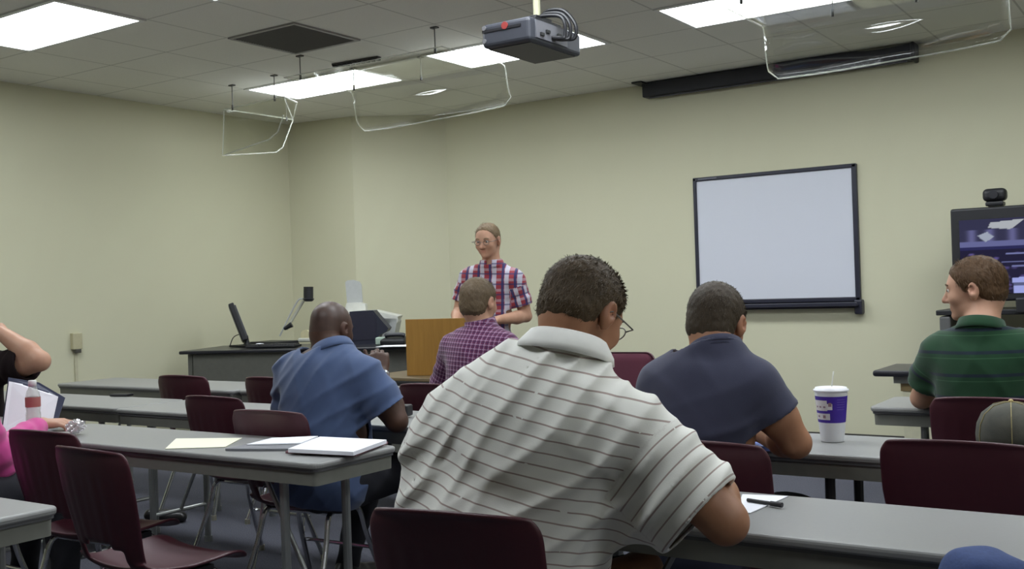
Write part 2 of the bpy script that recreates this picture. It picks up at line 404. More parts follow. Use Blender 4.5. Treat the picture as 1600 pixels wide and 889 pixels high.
# ------------------------------------------------------------------ whiteboard
n = 8.0
wl, wr = onvert(1083, 278, np.array([X0 + 1, Y1 - .05, 0]), np.array([X1, Y1 - .05, 0])), onvert(1338, 256, np.array([X0 + 1, Y1 - .05, 0]), np.array([X1, Y1 - .05, 0]))
wb = onvert(1342, 470, np.array([X0 + 1, Y1 - .05, 0]), np.array([X1, Y1 - .05, 0]))
xa, xb, zb, zt_ = wl[0], wr[0], wb[2], (wl[2] + wr[2]) / 2
o = empty('whiteboard', ((xa + xb) / 2, Y1, zb), 0, 'square whiteboard with a dark frame and pen tray on the front wall', 'whiteboard')
W_, H_ = xb - xa, zt_ - zb
bm = B(); box(bm, (0, -.035, H_ / 2), (W_ - .05, .03, H_ - .05)); link('board_surface', bm, M_BOARD, o)
bm = B()
box(bm, (0, -.035, H_ - .014), (W_, .06, .03), None, .006); box(bm, (0, -.035, .014), (W_, .06, .034), None, .006)
box(bm, (-W_ / 2 + .014, -.035, H_ / 2), (.028, .06, H_), None, .006); box(bm, (W_ / 2 - .018, -.035, H_ / 2), (.038, .06, H_), None, .006)
link('frame', bm, M_NAVYFRAME, o)
bm = B(); box(bm, (.01, -.09, -.03), (W_ * .98, .12, .012), None, .004); box(bm, (.01, -.148, -.022), (W_ * .98, .012, .03), None, .004); box(bm, (.01, -.04, -.028), (W_ * .98, .03, .05))
link('pen_tray', bm, M_NAVYFRAME, o)
bm = B(); box(bm, (W_ / 2 - .01, -.06, -.045), (.06, .08, .11), None, .012); link('control_box', bm, M_NAVYFRAME, o)
bm = B()
for k, c_ in enumerate((-.2, -.05, .12, .25)): tube(bm, [(c_, -.1, -.018), (c_ + .12, -.1, -.018)], .007, 8)
link('pen', bm, plain('pen_grey', (.10, .10, .13), .4), o)
bm = B(); box(bm, (-W_ / 2 + .13, -.067, H_ - .014), (.16, .003, .012)); link('name_strip', bm, plain('strip_grey', (.12, .12, .15), .4), o)
# its cable
yy = Y1 - .02
pl = (np.array([X0 + 1, yy, 0]), np.array([X1, yy, 0]))
bm = B(); tube(bm, smooth_path([onvert(1338, 482, *pl), onvert(1337, 520, *pl), onvert(1340, 570, *pl), onvert(1338, 620, *pl), onvert(1333, 680, *pl)]), .008, 8)
tag(link('wall_cable', bm, plain('cable_grey', (.12, .12, .11), .6)), 'thin grey cable running down the wall from the whiteboard corner', 'cable')

# wall plate on the left wall
v_ = at(117, 533, 1) - CAM; P = CAM + v_ * (X0 / v_[0])
o = empty('wall_plate', (X0, P[1], P[2]), 0, 'small beige electrical box on the left wall', 'wall box')
bm = B(); box(bm, (.02, 0, 0), (.04, .085, .13), None, .006); link('box', bm, M_BEIGE, o)
bm = B(); box(bm, (.03, 0, -.078), (.035, .05, .03), None, .004); link('socket', bm, plain('socket_dark', (.08, .075, .06), .5), o)
bm = B(); box(bm, (.006, 0, (-P[2] - .06) / 2), (.012, .025, P[2] - .1)); link('conduit', bm, plain('conduit_beige', (.54, .51, .36), .6), o)

# ------------------------------------------------------------------ tables
def table(xl, xr, yn, yf, label, legs_dark=False, rz=0, z=.74, cat='table', group='grey classroom tables'):
    cx, cy = (xl + xr) / 2, (yn + yf) / 2; L, D_ = xr - xl, yf - yn
    o = empty('folding_table', (cx, cy, 0), rz, label, cat, group)
    def slab(bm, prof):
        rings = []
        for zz, ins in prof:
            rg = []
            for qx, qy, a0 in ((1, 1, 0), (-1, 1, 90), (-1, -1, 180), (1, -1, 270)):
                for k in range(7):
                    a_ = math.radians(a0 + 15 * k); rc = .035
                    rg.append(bm.verts.new((qx * (L / 2 - rc) + (rc - ins) * math.cos(a_), qy * (D_ / 2 - rc) + (rc - ins) * math.sin(a_), z + zz)))
            rings.append(rg)
        for ra, rb in zip(rings, rings[1:]):
            for k in range(28): bm.faces.new((ra[k], ra[(k + 1) % 28], rb[(k + 1) % 28], rb[k]))
        bm.faces.new(rings[0]); bm.faces.new(rings[-1])
    bm = B(); slab(bm, ((-.022, .005), (-.017, .001), (-.009, 0), (-.004, .0015), (-.001, .005), (0, .011)))
    link('tabletop', bm, M_TABLE, o)
    bm = B(); slab(bm, ((-.031, .008), (-.0222, .008))); link('edge_band', bm, M_TEDGE, o)
    bm = B()
    slab(bm, ((-.078, .016), (-.0312, .014)))
    link('apron', bm, M_APRON, o)
    lm = M_BLACK if legs_dark else M_STEEL
    for sx in (-1, 1):
        for sy in (-1, 1):
            bm = B(); x = sx * (L / 2 - (.26 if legs_dark else .21))
            tube(bm, [(x, sy * (D_ / 2 - .06), z - .035), (x, sy * (D_ / 2 - .06), .02)], .016, 10); tube(bm, [(x, sy * (D_ / 2 - .06), .03), (x, sy * (D_ / 2 - .06), 0)], .021, 10)
            link('leg', bm, lm, o)
        bm = B(); x = sx * (L / 2 - (.26 if legs_dark else .21))
        tube(bm, [(x, -(D_ / 2 - .06), .2), (x, (D_ / 2 - .06), .2)], .010, 8); (tube(bm, [(x, 0, .2), (x - sx * .3, 0, z - .03)], .009, 8) if not legs_dark else None)
        link('brace', bm, lm, o)
    return o
TAB = {}
TAB['C'] = table(-4.28, -2.45, 2.46, 2.88, 'grey table covered with stacks of paper, behind the nearest empty maroon chair')
TAB['C2'] = table(-6.12, -4.29, 2.46, 2.88, 'grey table beyond the far left edge, with the propped binder at its end')
TAB['R2a'] = table(-6.50, -4.71, 3.32, 3.76, 'bare grey table at the left in the second row from the front')
TAB['R2b'] = table(-4.70, -2.60, 3.30, 3.76, 'grey table the man in the blue shirt sits at')
TAB['R1a'] = table(-6.62, -4.86, 4.20, 4.68, 'bare grey table in the front row, nearest the left wall')
TAB['R1b'] = table(-4.85, -2.75, 4.24, 4.72, 'grey front-row table before the wooden lectern')
TAB['R'] = table(-2.60, -.78, 3.25, 3.68, 'grey table carrying the purple and white cup', True)
TAB['R_'] = table(-.77, 1.06, 3.25, 3.68, 'grey table hidden behind the maroon chair at the right, under the cap', True)
TAB['G'] = table(-1.24, .6, 4.50, 4.93, 'grey table in front of the man in green, its left end showing')
TAB['F'] = table(-1.60, .23, 2.17, 2.60, 'grey table at the lower right with a sheet of paper and pen')
TAB['L'] = table(-4.4, -2.62, 1.24, 1.67, 'grey table of which a rounded corner shows at the lower left')

# ------------------------------------------------------------------ stacking chair
def make_chair(label):
    o = empty('stacking_chair', (0, 0, 0), 0, label, 'chair', 'maroon stacking chairs')
    # profile from the top of the back, down, and out over the seat (local +y is forward)
    prof = [(-.275, .835), (-.268, .84), (-.262, .825), (-.250, .76), (-.235, .68), (-.218, .60), (-.203, .53), (-.190, .485), (-.160, .452), (-.110, .440), (-.03, .436), (.06, .440), (.13, .446), (.175, .438), (.20, .415)]
    nU = 22; bm = B(); rows = []
    Lp = len(prof); acc = [0]
    for a, b in zip(prof, prof[1:]): acc.append(acc[-1] + math.dist(a, b))
    pts = []
    N = 40
    for i in range(N + 1):
        s_ = acc[-1] * i / N; j = max(k for k in range(Lp) if acc[k] <= s_ + 1e-9); j = min(j, Lp - 2)
        q = (s_ - acc[j]) / (acc[j + 1] - acc[j]); pts.append((prof[j][0] * (1 - q) + prof[j + 1][0] * q, prof[j][1] * (1 - q) + prof[j + 1][1] * q))
    for i, (y, z) in enumerate(pts):
        s_ = i / N
        back = z > .47 and y < -.17
        if back: w_ = .205 - .030 * max(0, min(1, (.70 - z) / .2)) ** 1.2
        else: w_ = .178 + .045 * max(0, min(1, (y + .19) / .16))
        top = max(0, (z - .795) / .045); w_ *= 1 - .14 * min(1, top) ** 2.2 if back else 1
        fr = max(0, (y - .15) / .05); w_ *= 1 - .10 * min(1, fr) ** 2
        row = []
        for k in range(nU + 1):
            u_ = 2 * k / nU - 1; e = abs(u_) ** 3
            if back: p = (w_ * u_, y + .030 * e + .010 * (1 - u_ * u_) * -1, z - .004 * abs(u_) ** 4 + .010 * (1 - u_ * u_) * min(1, top))
            else: p = (w_ * u_, y, z + .016 * e - .012 * (1 - u_ * u_) * (1 if y < .12 else .4))
            if back and .06 < abs(u_) < .8 and z < .77: p = (p[0], p[1] - .0022 * math.cos(u_ * 26), p[2])
            row.append(bm.verts.new(p))
        rows.append(row)
    for i in range(N):
        y, z = pts[i]; yb, zb_ = pts[i + 1]
        for k in range(nU):
            u_ = (2 * (k + .5) / nU - 1); zc = (z + zb_) / 2; yc = (y + yb) / 2
            if yc < -.165 and .468 < zc < .535 - .028 * u_ * u_ and abs(u_) < .60 and not (abs(u_) < .06 and False): continue
            bm.faces.new((rows[i][k], rows[i][k + 1], rows[i + 1][k + 1], rows[i + 1][k]))
    sh = link('shell', bm, M_MAROON, o, True)
    md = sh.modifiers.new('th', 'SOLIDIFY'); md.thickness = .012; md.offset = 0
    md = sh.modifiers.new('sub', 'SUBSURF'); md.levels = 1; md.render_levels = 1
    for s in (-1, 1):
        # legs: a tube arch on each side, splaying front and back
        for yt, yb_ in ((-.08, -.235), (.08, .225)):
            bm = B(); x = s * .165
            tube(bm, smooth_path([(x, 0, .415), (x, yt * .8, .412), (x + s * .008, yt * 1.25, .385), (x + s * .02, yt + (yb_ - yt) * .35, .27), (x + s * .05, yb_, .02)], 4), .011, 10)
            link('leg', bm, M_CHROME, o)
            bm = B(); tube(bm, [(x + s * .05, yb_, .028), (x + s * .052, yb_, 0)], .015, 10); link('foot_glide', bm, plain('glide_metal', (.4, .38, .3), .35, .6), o)
    for xx, yy_, zz_, rr_ in ((.165, -.06, .405, .010), (.165, .06, .405, .010), (.19, .17, .22, .008)):
        bm = B(); tube(bm, [(-xx, yy_, zz_), (xx, yy_, zz_)], rr_, 8); link('crossbar', bm, M_CHROME, o)
    bm = B(); box(bm, (-.165, 0, .418), (.03, .16, .02)); box(bm, (.165, 0, .418), (.03, .16, .02)); link('seat_bracket', bm, M_BLACK, o)
    return o
CH = make_chair('maroon plastic stacking chair, the nearest at the lower left, empty')
used = [False]
def chair(x, y, rz, label):
    """x, y: middle of the top of the backrest"""
    c = CH if not used[0] else copy_tree(CH); used[0] = True
    dx, dy = .27 * math.sin(-rz), .27 * math.cos(rz)
    c.location = (x + dx, y + dy, 0); c.rotation_euler = (0, 0, rz); c['label'] = label; return c
chair(-2.93, 1.93, -.06, 'empty maroon plastic chair nearest at the lower left, beside the corner of the near table')
chair(-1.32, 1.68, .14, 'maroon plastic chair the man in the white striped shirt sits on')
chair(-3.50, 2.13, .05, 'empty maroon chair at the left beside the pink sleeve')
chair(-3.14, 2.87, .05, 'maroon chair the man in the blue shirt sits on')
chair(-3.86, 3.20, .0, 'empty maroon chair just left of the one under the man in blue')
chair(-5.09, 4.01, .1, 'empty maroon chair at the front row, leftmost against the desk')
chair(-4.40, 4.05, .0, 'empty maroon front-row chair partly hidden by the man in the blue shirt')
chair(-1.24, 2.74, .0, 'maroon chair the man in the navy t-shirt sits on')
chair(-.60, 2.98, .03, 'empty maroon chair at the right in front of the cap')
chair(-.70, 4.05, .02, 'maroon chair the man in the green shirt sits on')
chair(.30, 1.05, .0, 'maroon chair beyond the lower right corner under the person in jeans')
chair(-5.36, 2.86, .0, 'maroon chair beyond the left edge under the person in black')
chair(-4.16, 1.95, .0, 'maroon chair beyond the left edge under the person in the pink sleeve')
chair(-3.18, 3.96, .05, 'maroon chair the man in the purple plaid shirt sits on')

# office chair with a rounded back at the front
c_ = at(976, 575, 5.6)
o = empty('office_chair', (c_[0], c_[1], 0), .1, 'plum upholstered chair with a rounded back, behind the shoulder of the man in white', 'chair')
zt0 = at(976, 550, 5.6)[2]
bm = B(); box(bm, (0, 0, zt0 - .20), (.34, .07, .40), None, .05, 5); link('backrest', bm, M_MAROON2, o, True)
bm = B(); box(bm, (0, .28, .46), (.46, .44, .09), None, .04, 4); link('seat', bm, M_MAROON2, o, True)
bm = B(); tube(bm, [(0, .02, zt0 - .25), (0, .0, .45), (0, .2, .40)], .02, 10); link('back_support', bm, M_BLACK, o)
bm = B(); tube(bm, [(0, .28, .42), (0, .28, .10)], .028, 12); link('gas_column', bm, M_BLACK, o)
for k in range(5):
    a_ = 2 * PI * k / 5; p = (.27 * math.cos(a_), .28 + .27 * math.sin(a_), .06)
    bm = B(); tube(bm, [(0, .28, .11), p], [.025, .016], 8); tube(bm, [(p[0] - .012, p[1], .03), (p[0] + .012, p[1], .03)], .03, 12); link('leg', bm, M_BLACK, o)

# ------------------------------------------------------------------ instructor desk and what stands on it
dl, dr = onz(279, 549, .87), onz(634, 541, .87)
ang = math.atan2(dr[1] - dl[1], dr[0] - dl[0]); Ld = np.linalg.norm((dr - dl)[:2]) + .15
desk = empty('instructor_desk', (dl[0], dl[1], 0), ang, 'long black-topped grey desk against the front left corner', 'desk')
bm = B(); box(bm, (Ld / 2, .38, .857), (Ld, .76, .026), None, .008); link('desktop', bm, M_BLACK2, desk)
bm = B(); box(bm, (Ld / 2 + .04, .06, .42), (Ld - .12, .03, .84)); link('front_panel', bm, M_DESKP, desk)
for x in (.07, Ld - .03):
    bm = B(); box(bm, (x, .38, .42), (.035, .66, .84)); link('side_panel', bm, M_DESKP, desk)
dM = Matrix.Translation(V(dl[0], dl[1], 0)) @ Matrix.Rotation(ang, 4, 'Z')
def ond(px, py, dep=None):
    return onz(px, py, .872)
# monitor, seen nearly edge-on, tilted
b0 = onz(386, 541, .872)
o = empty('monitor', (b0[0], b0[1], .872), 0, 'thin black computer monitor seen edge-on at the left of the desk', 'monitor')
dist = (b0 - CAM) @ RCAM[2]
T0, T1 = at(361, 477, dist), at(383, 533, dist)
up = V(T0 - T1); hh = up.length; up.normalize(); fw = V(RCAM[2]); side = up.cross(fw).normalized()
fwd_ = (fw * .92 + side * .25).normalized(); sd = up.cross(fwd_).normalized(); fwd_ = sd.cross(up).normalized()
Rm = Matrix((sd, fwd_, up)).transposed(); cc_ = V((T0 + T1) / 2) - V(b0) 
bm = B(); box(bm, cc_, (.045, .46, hh), Rm, .008); link('screen_housing', bm, M_BLACK, o)
bm = B(); box(bm, cc_ - sd * .027, (.012, .40, hh * .86), Rm, .004); link('back_cover', bm, plain('monitor_back', (.08, .08, .095), .5), o)
bm = B(); box(bm, cc_ + sd * .024, (.003, .42, hh * .9), Rm); link('screen_glass', bm, M_BLACK2, o)
bm = B(); tube(bm, [cc_ - up * hh * .38 - sd * .02, V(-.0, 0, .05), V(0, 0, .015)], [.02, .018, .03], 10); box(bm, (0, 0, .008), (.2, .22, .014), None, .005); link('stand', bm, M_BLACK, o)
bm = B(); tube(bm, smooth_path([cc_ - up * hh * .3 - sd * .03, V(at(366, 526, dist)) - V(b0), V(at(359, 541, dist + .1)) - V(b0)]), .004, 6); link('cable', bm, M_BLACK, o)
# document camera
b0 = onz(440, 538, .872); dist = (b0 - CAM) @ RCAM[2]
o = empty('document_camera', (b0[0], b0[1], .872), 0, 'document camera with a slanted double arm and black head on the desk', 'document camera')
g = lambda px, py, dd=0: V(at(px, py, dist + dd)) - V(b0)
bm = B(); box(bm, g(428, 536), (.34, .26, .035), None, .01); link('base', bm, M_BLACK, o)
bm = B(); tube(bm, smooth_path([g(437, 525), g(441, 517), g(453, 492), g(466, 469), g(475, 467)]), .007, 8); link('arm', bm, M_GREYP, o)
bm = B(); tube(bm, [g(447, 515, .03), g(459, 495, .03), g(474, 470, .03)], .013, 8); link('arm', bm, plain('arm_pale', (.5, .5, .42), .4), o)
bm = B(); tube(bm, [g(444, 514), g(456, 507)], [.014, .024], 10); link('joint', bm, M_BLACK, o)
bm = B(); tube(bm, [g(482, 470), g(482, 448)], .042, 20); link('camera_head', bm, M_BLACK, o)
bm = B(); tube(bm, [g(482, 471), g(482, 467), g(482, 466)], [.03, .052, .042], 20); link('lens_ring', bm, M_BLACK2, o)
# keyboard
b0 = onz(428, 543, .872)
o = empty('keyboard', (b0[0], b0[1], .872), ang, 'low black keyboard in front of the document camera', 'keyboard')
bm = B(); box(bm, (0, 0, .012), (.42, .15, .02), None, .006); link('body', bm, M_BLACK, o)
bm = B()
for i in range(14):
    for j in range(4): box(bm, (-.185 + i * .0285, -.05 + j * .032, .026), (.022, .024, .008))
link('keys', bm, plain('key_grey', (.04, .04, .045), .5), o)
# small cream ball-like ornament / tape roll
b0 = onz(463, 536, .872)
o = empty('tape_dispenser', (b0[0], b0[1] + .12, .872), .3, 'small cream tape dispenser on the desk beside the document camera', 'tape dispenser')
bm = B(); box(bm, (0, 0, .02), (.14, .06, .035), None, .012, 3); link('base', bm, M_PALEP, o)
bm = B(); tube(bm, [(0, -.015, .065), (0, .015, .065)], .045, 20); link('roll', bm, plain('cream_roll', (.72, .66, .42), .6), o)
# white mouse + papers
b0 = onz(405, 542, .872)
bm = B(); bmesh.ops.create_uvsphere(bm, u_segments=16, v_segments=10, radius=1, matrix=Matrix.Translation(V(b0[0], b0[1], .885)) @ Matrix.Diagonal((.035, .06, .018, 1)))
tag(link('computer_mouse', bm, M_PAPER, None, True), 'pale computer mouse on the desk left of the keyboard', 'mouse')
# black speaker/office chair back by the head of the man in blue
b0 = onz(487, 541, .872); 
o = empty('desk_speaker', (b0[0], b0[1] + .1, .872), ang, 'small black speaker on the desk just left of the bald head', 'speaker')
hh_ = at(487, 507, (b0 - CAM) @ RCAM[2])[2] - .872
bm = B(); box(bm, (0, 0, hh_ / 2), (.12, .12, hh_), None, .015, 3); link('cabinet', bm, M_BLACK, o)
bm = B(); box(bm, (0, -.062, hh_ / 2), (.1, .006, hh_ * .85), None, .002); link('grille', bm, plain('grille', (.03, .03, .03), .9), o)
# printer with upright paper tray
b0 = onz(588, 536, .872); dist = (b0 - CAM) @ RCAM[2] + .25; b0 = at(585, 535, dist); 
o = empty('printer', (b0[0], b0[1], .872), 0, 'pale grey desktop printer with an upright paper tray behind the black hood', 'printer')
g = lambda px, py, dd=0: V(at(px, py, dist + dd)) - V(b0[0], b0[1], .872)
def hexa(bm, quad, depth, axis=None):
    """solid from a front outline pushed back along the room"""
    ax = V(RCAM[2]) if axis is None else axis
    ax = Vector((ax.x, ax.y, 0)).normalized() * depth
    a_ = [bm.verts.new(q) for q in quad]; b_ = [bm.verts.new(q + ax) for q in quad]; n_ = len(quad)
    bm.faces.new(a_); bm.faces.new(b_[::-1])
    for k in range(n_): bm.faces.new((a_[k], a_[(k + 1) % n_], b_[(k + 1) % n_], b_[k]))
bm = B(); hexa(bm, [g(548, 534), g(614, 532), g(620, 503), g(618, 498), g(594, 497), g(560, 497), g(545, 500)], .38); link('body', bm, M_GREYP, o)
bm = B(); hexa(bm, [g(540, 487), g(582, 485), g(622, 494), g(619, 500), g(594, 499), g(540, 500)], .40); link('lid', bm, M_PALEP, o)
bm = B(); hexa(bm, [g(596, 499), g(622, 497), g(621, 504), g(598, 506)], .03); link('front_trim', bm, M_PALEP, o)
bm = B(); q = [g(536, 474), g(561, 473), g(559, 445), g(556, 440), g(546, 437), g(536, 438), g(533, 441)]; hexa(bm, [p + V(RCAM[2]) * .22 for p in q], .015); link('paper_tray', bm, M_GREYP, o)
bm = B(); hexa(bm, [p + V(RCAM[2]) * .15 for p in [g(534, 488), g(568, 487), g(567, 476), g(560, 473), g(537, 474)]], .12); link('tray_hinge', bm, M_PALEP, o)
# black hood (monitor) before the printer
dist2 = dist - .35; b1 = at(572, 540, dist2)
o = empty('projector_console', (b1[0], b1[1], .872), 0, 'bulky black console with a sloping side in front of the printer', 'console')
g2 = lambda px, py, dd=0: V(at(px, py, dist2 + dd)) - V(b1[0], b1[1], .872)
zf = .0
q = [g2(546, 487), g2(583, 485), g2(592, 496), g2(607, 513), g2(604, 518), g2(592, 524), g2(588, 538), g2(546, 540)]
bm = B(); hexa(bm, q, .24); link('hood', bm, plain('hood_black', (.012, .014, .03), .5), o)
bm = B(); hexa(bm, [p - V(RCAM[2]) * .004 for p in [g2(548, 490), g2(582, 488), g2(589, 500), g2(586, 530), g2(548, 532)]], .02); link('front_recess', bm, plain('recess_black', (.022, .022, .038), .35), o)
# black staple-like device and loose papers on the desk right end
b0 = onz(611, 539, .872)
o = empty('telephone', (b0[0], b0[1] + .05, .872), ang, 'low black telephone on the desk beside the lectern', 'telephone')
bm = B(); box(bm, (0, 0, .03), (.2, .17, .05), Matrix.Rotation(.15, 3, 'X'), .015, 3); link('body', bm, M_BLACK, o)
bm = B(); tube(bm, smooth_path([(-.08, .0, .07), (-.05, .0, .078), (.05, .0, .078), (.08, .0, .07)]), .018, 10); link('handset', bm, M_BLACK2, o)
b0 = onz(622, 541.2, .872)
bm = B(); box(bm, (b0[0] - .02, b0[1] + .03, .8745), (.30, .2, .004), Matrix.Rotation(ang, 3, 'Z')); tag(link('paper_sheet', bm, M_PAPER), 'white papers lying flat at the right end of the desk', 'paper')
b0 = onz(592, 539, .872); b0 = at(592, 534, (b0 - CAM) @ RCAM[2])
bm = B(); box(bm, (b0[0], b0[1] + .05, .872 + .03), (.11, .08, .06), Matrix.Rotation(.5, 3, 'Z'), .01); tag(link('tissue_box', bm, plain('pale_green', (.40, .50, .42), .6)), 'small pale green box on the desk in front of the console', 'box')

# low table under the lectern, and the lectern
la, lb = at(612, 587, 6.65), at(760, 587, 6.5)
TL = empty('lectern_table', (at(690, 587, 6.7)[0], at(690, 587, 6.7)[1], 0), .0, 'brown table with a black edge under the wooden lectern', 'table')
zl = at(636, 587, 6.75)[2]
bm = B(); box(bm, (0, .1, zl - .012), (1.05, .62, .022), None, .004); link('tabletop', bm, plain('brown_laminate', (.16, .115, .06), .5), TL)
bm = B(); box(bm, (0, .1, zl - .048), (1.05, .62, .05), None, .004); link('edge', bm, M_BLACK, TL)
for sx in (-1, 1):
    for sy in (-1, 1):
        bm = B(); tube(bm, [(sx * .45, .1 + sy * .24, zl - .07), (sx * .45, .1 + sy * .24, 0)], .02, 8); link('leg', bm, M_BLACK, TL)
Lx = at(636, 586, 6.75)
o = empty('lectern', (Lx[0], Lx[1], zl), .30, 'oak-veneered tabletop lectern in front of the standing man', 'lectern')
hL = at(636, 499, 6.75)[2] - zl
bm = B(); box(bm, (.25, .01, hL / 2), (.50, .02, hL), None, .002); link('front_panel', bm, M_OAK, o)
for x in (.01, .49):
    bm = B()
    vs = [(0.02, 0), (.36, 0), (.36, hL * .86), (.02, hL)]
    a_ = [bm.verts.new((x - .01, y_, z_)) for y_, z_ in vs]; b_ = [bm.verts.new((x + .01, y_, z_)) for y_, z_ in vs]
    bm.faces.new(a_); bm.faces.new(b_[::-1])
    for k in range(4): bm.faces.new((a_[k], a_[(k + 1) % 4], b_[(k + 1) % 4], b_[k]))
    link('side_panel', bm, M_OAK, o)
bm = B(); box(bm, (.25, .19, hL * .93 - .01), (.46, .355, .016), Matrix.Rotation(-math.atan2(hL * .14, .34), 3, 'X')); link('reading_surface', bm, M_OAK, o)
bm = B(); box(bm, (.25, .19, .012), (.46, .33, .02)); link('shelf', bm, M_OAK, o)

# ------------------------------------------------------------------ AV cart, television, camera
sh0 = at(1484, 480, 7.0)
cart = empty('television_stand', (-1.0, 7.62, 0), 0, 'black shelf stand carrying the television at the right', 'television stand')
zs = at(1462, 489, 7.1)[2]; xs = at(1462, 489, 7.1)[0] + 1.0; ys = at(1462, 489, 7.1)[1] - 7.62
bm = B(); box(bm, (xs + .6, ys + .25, zs), (1.2, .5, .035), None, .006); link('shelf', bm, M_BLACK, cart)
bm = B(); box(bm, (xs + .6, ys + .25, .25), (1.15, .46, .03), None, .006); link('shelf', bm, M_BLACK, cart)
for sx in (.04, 1.14):
    bm = B(); box(bm, (xs + sx, ys + .25, zs / 2 - .01), (.05, .4, zs - .03), None, .01); link('upright', bm, plain('dark_grey_upright', (.07, .07, .07), .5), cart)
bm = B(); box(bm, (xs + .055, ys + .03, zs - .09), (.07, .05, .13), None, .012); link('speaker_box', bm, plain('speaker_grey', (.10, .10, .10), .6), cart)
tvA, tvB = at(1484, 327, 7.05), at(1481, 472, 7.05)
TW = 1.12; TH = abs(tvA[2] - tvB[2])
tv = empty('television', (tvA[0] + TW / 2, tvA[1], tvB[2]), 0.0, 'large black television showing a blue video call, behind the man in green', 'television')
bm = B(); box(bm, (0, .05, TH / 2), (TW, .09, TH), None, .015, 3); link('bezel', bm, M_BLACK, tv)
bm = B(); box(bm, (0, .13, TH / 2), (TW * .8, .1, TH * .7), None, .03); link('rear_housing', bm, M_BLACK, tv)
bm = B(); box(bm, (0, .05, -.03), (.34, .2, .10), None, .01); link('stand', bm, M_BLACK, tv)
# picture: one coloured cell per small square, what the screen itself shows
t = NT('screen_picture'); e = t.n('ShaderNodeEmission'); t.l(t.attr('picture').outputs['Color'], e.inputs[0]); e.inputs[1].default_value = 1.0
gls = t.n('ShaderNodeBsdfGlossy'); gls.inputs[0].default_value = (.04, .04, .04, 1); gls.inputs['Roughness'].default_value = .1
ad = t.n('ShaderNodeAddShader'); t.l(e.outputs[0], ad.inputs[0]); t.l(gls.outputs[0], ad.inputs[1]); t.l(ad.outputs[0], t.out.inputs[0]); M_PIC = t.m
NXs, NYs = 150, 96
SW, SH_ = TW - .11, TH - .13
bm = B(); gv = [[bm.verts.new((-SW / 2 + SW * i / NXs, -.0, .05 + SH_ * j / NYs)) for i in range(NXs + 1)] for j in range(NYs + 1)]
for j in range(NYs):
    for i in range(NXs): bm.faces.new((gv[j][i], gv[j][i + 1], gv[j + 1][i + 1], gv[j + 1][i]))
scr = link('screen', bm, M_PIC, tv)
ca = scr.data.color_attributes.new('picture', 'FLOAT_COLOR', 'POINT')
def inq(x, y, q):
    s = None
    for k in range(len(q)):
        (x1, y1), (x2, y2) = q[k], q[(k + 1) % len(q)]; c = (x2 - x1) * (y - y1) - (y2 - y1) * (x - x1)
        if abs(c) > 1e-9:
            if s is None: s = c > 0
            elif s != (c > 0): return False
    return True
rnd = np.random.RandomState(3); blobs = rnd.rand(90, 4)
for v_ in scr.data.vertices:
    # picture coordinates: x 0..1 over the visible width (left part), y measured down
    X = (v_.co.x + SW / 2) / SW; Y = 1 - (v_.co.z - .05) / SH_
    x = X * 2.0; c = np.array([.020, .018, .055])
    yb = Y + .05 * x * 0
    if Y < .36:
        c = np.array([.045, .045, .10])
        for (a1_, b1_) in ((.10, .20), (.32, .42), (.60, .68), (.85, .95), (1.15, 1.28), (1.5, 1.62)):
            if .14 < Y < .36: c = c + np.array([.12, .12, .26]) * math.exp(-((x - (a1_ + b1_) / 2) / .05) ** 2)
    if .30 < Y < .37: c = np.array([.17, .18, .40])
    if .37 < Y < .41: c = np.array([.03, .03, .12])
    if Y > .44:
        for k in range(90):
            bx, by, br, bc = blobs[k]; bx *= 2; by = .44 + by * .5
            dd = ((x - bx) / .045) ** 2 + ((Y - by) / .02) ** 2
            if dd < 1: c = c + np.array([.09, .07, .22]) * (1 - dd) * (.4 + bc)
        for yl, x1_, x2_ in ((.475, .55, 1.9), (.585, .5, 1.9), (.64, .62, 1.9)):
            if abs(Y - yl - .0 * x) < .008 and x1_ < x < x2_: c = np.array([.22, .24, .5])
    if inq(x, Y, [(.38, .05), (.80, .02), (.62, .15), (.35, .12)]): c = np.array([.55, .58, .62])
    if inq(x, Y, [(.22, .22), (.34, .17), (.42, .24), (.32, .31)]): c = np.array([.45, .5, .62])
    if inq(x, Y, [(.80, .36), (1.08, .28), (1.02, .33), (.86, .38)]): c = np.array([.5, .52, .6])
    if inq(x, Y, [(.62, .80), (.80, .78), (.92, 1.0), (.64, 1.0)]): c = np.array([.45, .5, 1.0]) * (.3 if abs(Y - .88) < .02 else 1)
    ca.data[v_.index].color = (*(c * .72), 1)
# video camera on top
o = empty('conference_camera', (at(1563, 316, 7.1)[0], tvA[1] + .05, tvA[2] + .003), 0, 'black video-conference camera on top of the television', 'camera')
bm = B(); box(bm, (0, 0, .016), (.11, .1, .03), None, .01); link('base', bm, M_BLACK, o)
bm = B(); box(bm, (0, 0, .075), (.145, .10, .085), None, .03, 4); link('head', bm, M_BLACK, o)
bm = B(); tube(bm, [(.0, -.05, .075), (0, -.07, .075)], .028, 16); link('lens', bm, M_BLACK2, o)
# black-topped cabinet below, left of the stand
cA = at(1372, 583, 5.9)
o = empty('equipment_cabinet', (cA[0], cA[1], 0), 0, 'cream cabinet with a black top and brown band left of the man in green', 'cabinet')
zc = cA[2]
bm = B(); box(bm, (.45, .22, zc), (.95, .5, .035), None, .015, 4); link('top', bm, M_BLACK2, o)
bm = B(); box(bm, (.50, .24, zc - .038), (.85, .42, .04)); link('upper_rail', bm, plain('rail_grey', (.30, .31, .29), .5), o)
bm = B(); box(bm, (.52, .24, zc - .08), (.82, .40, .044)); link('drawer_band', bm, plain('drawer_brown', (.20, .14, .06), .5), o)
bm = B(); box(bm, (.52, .24, (zc - .10) / 2), (.80, .39, zc - .10)); link('body', bm, plain('cabinet_cream', (.60, .58, .42), .6), o)

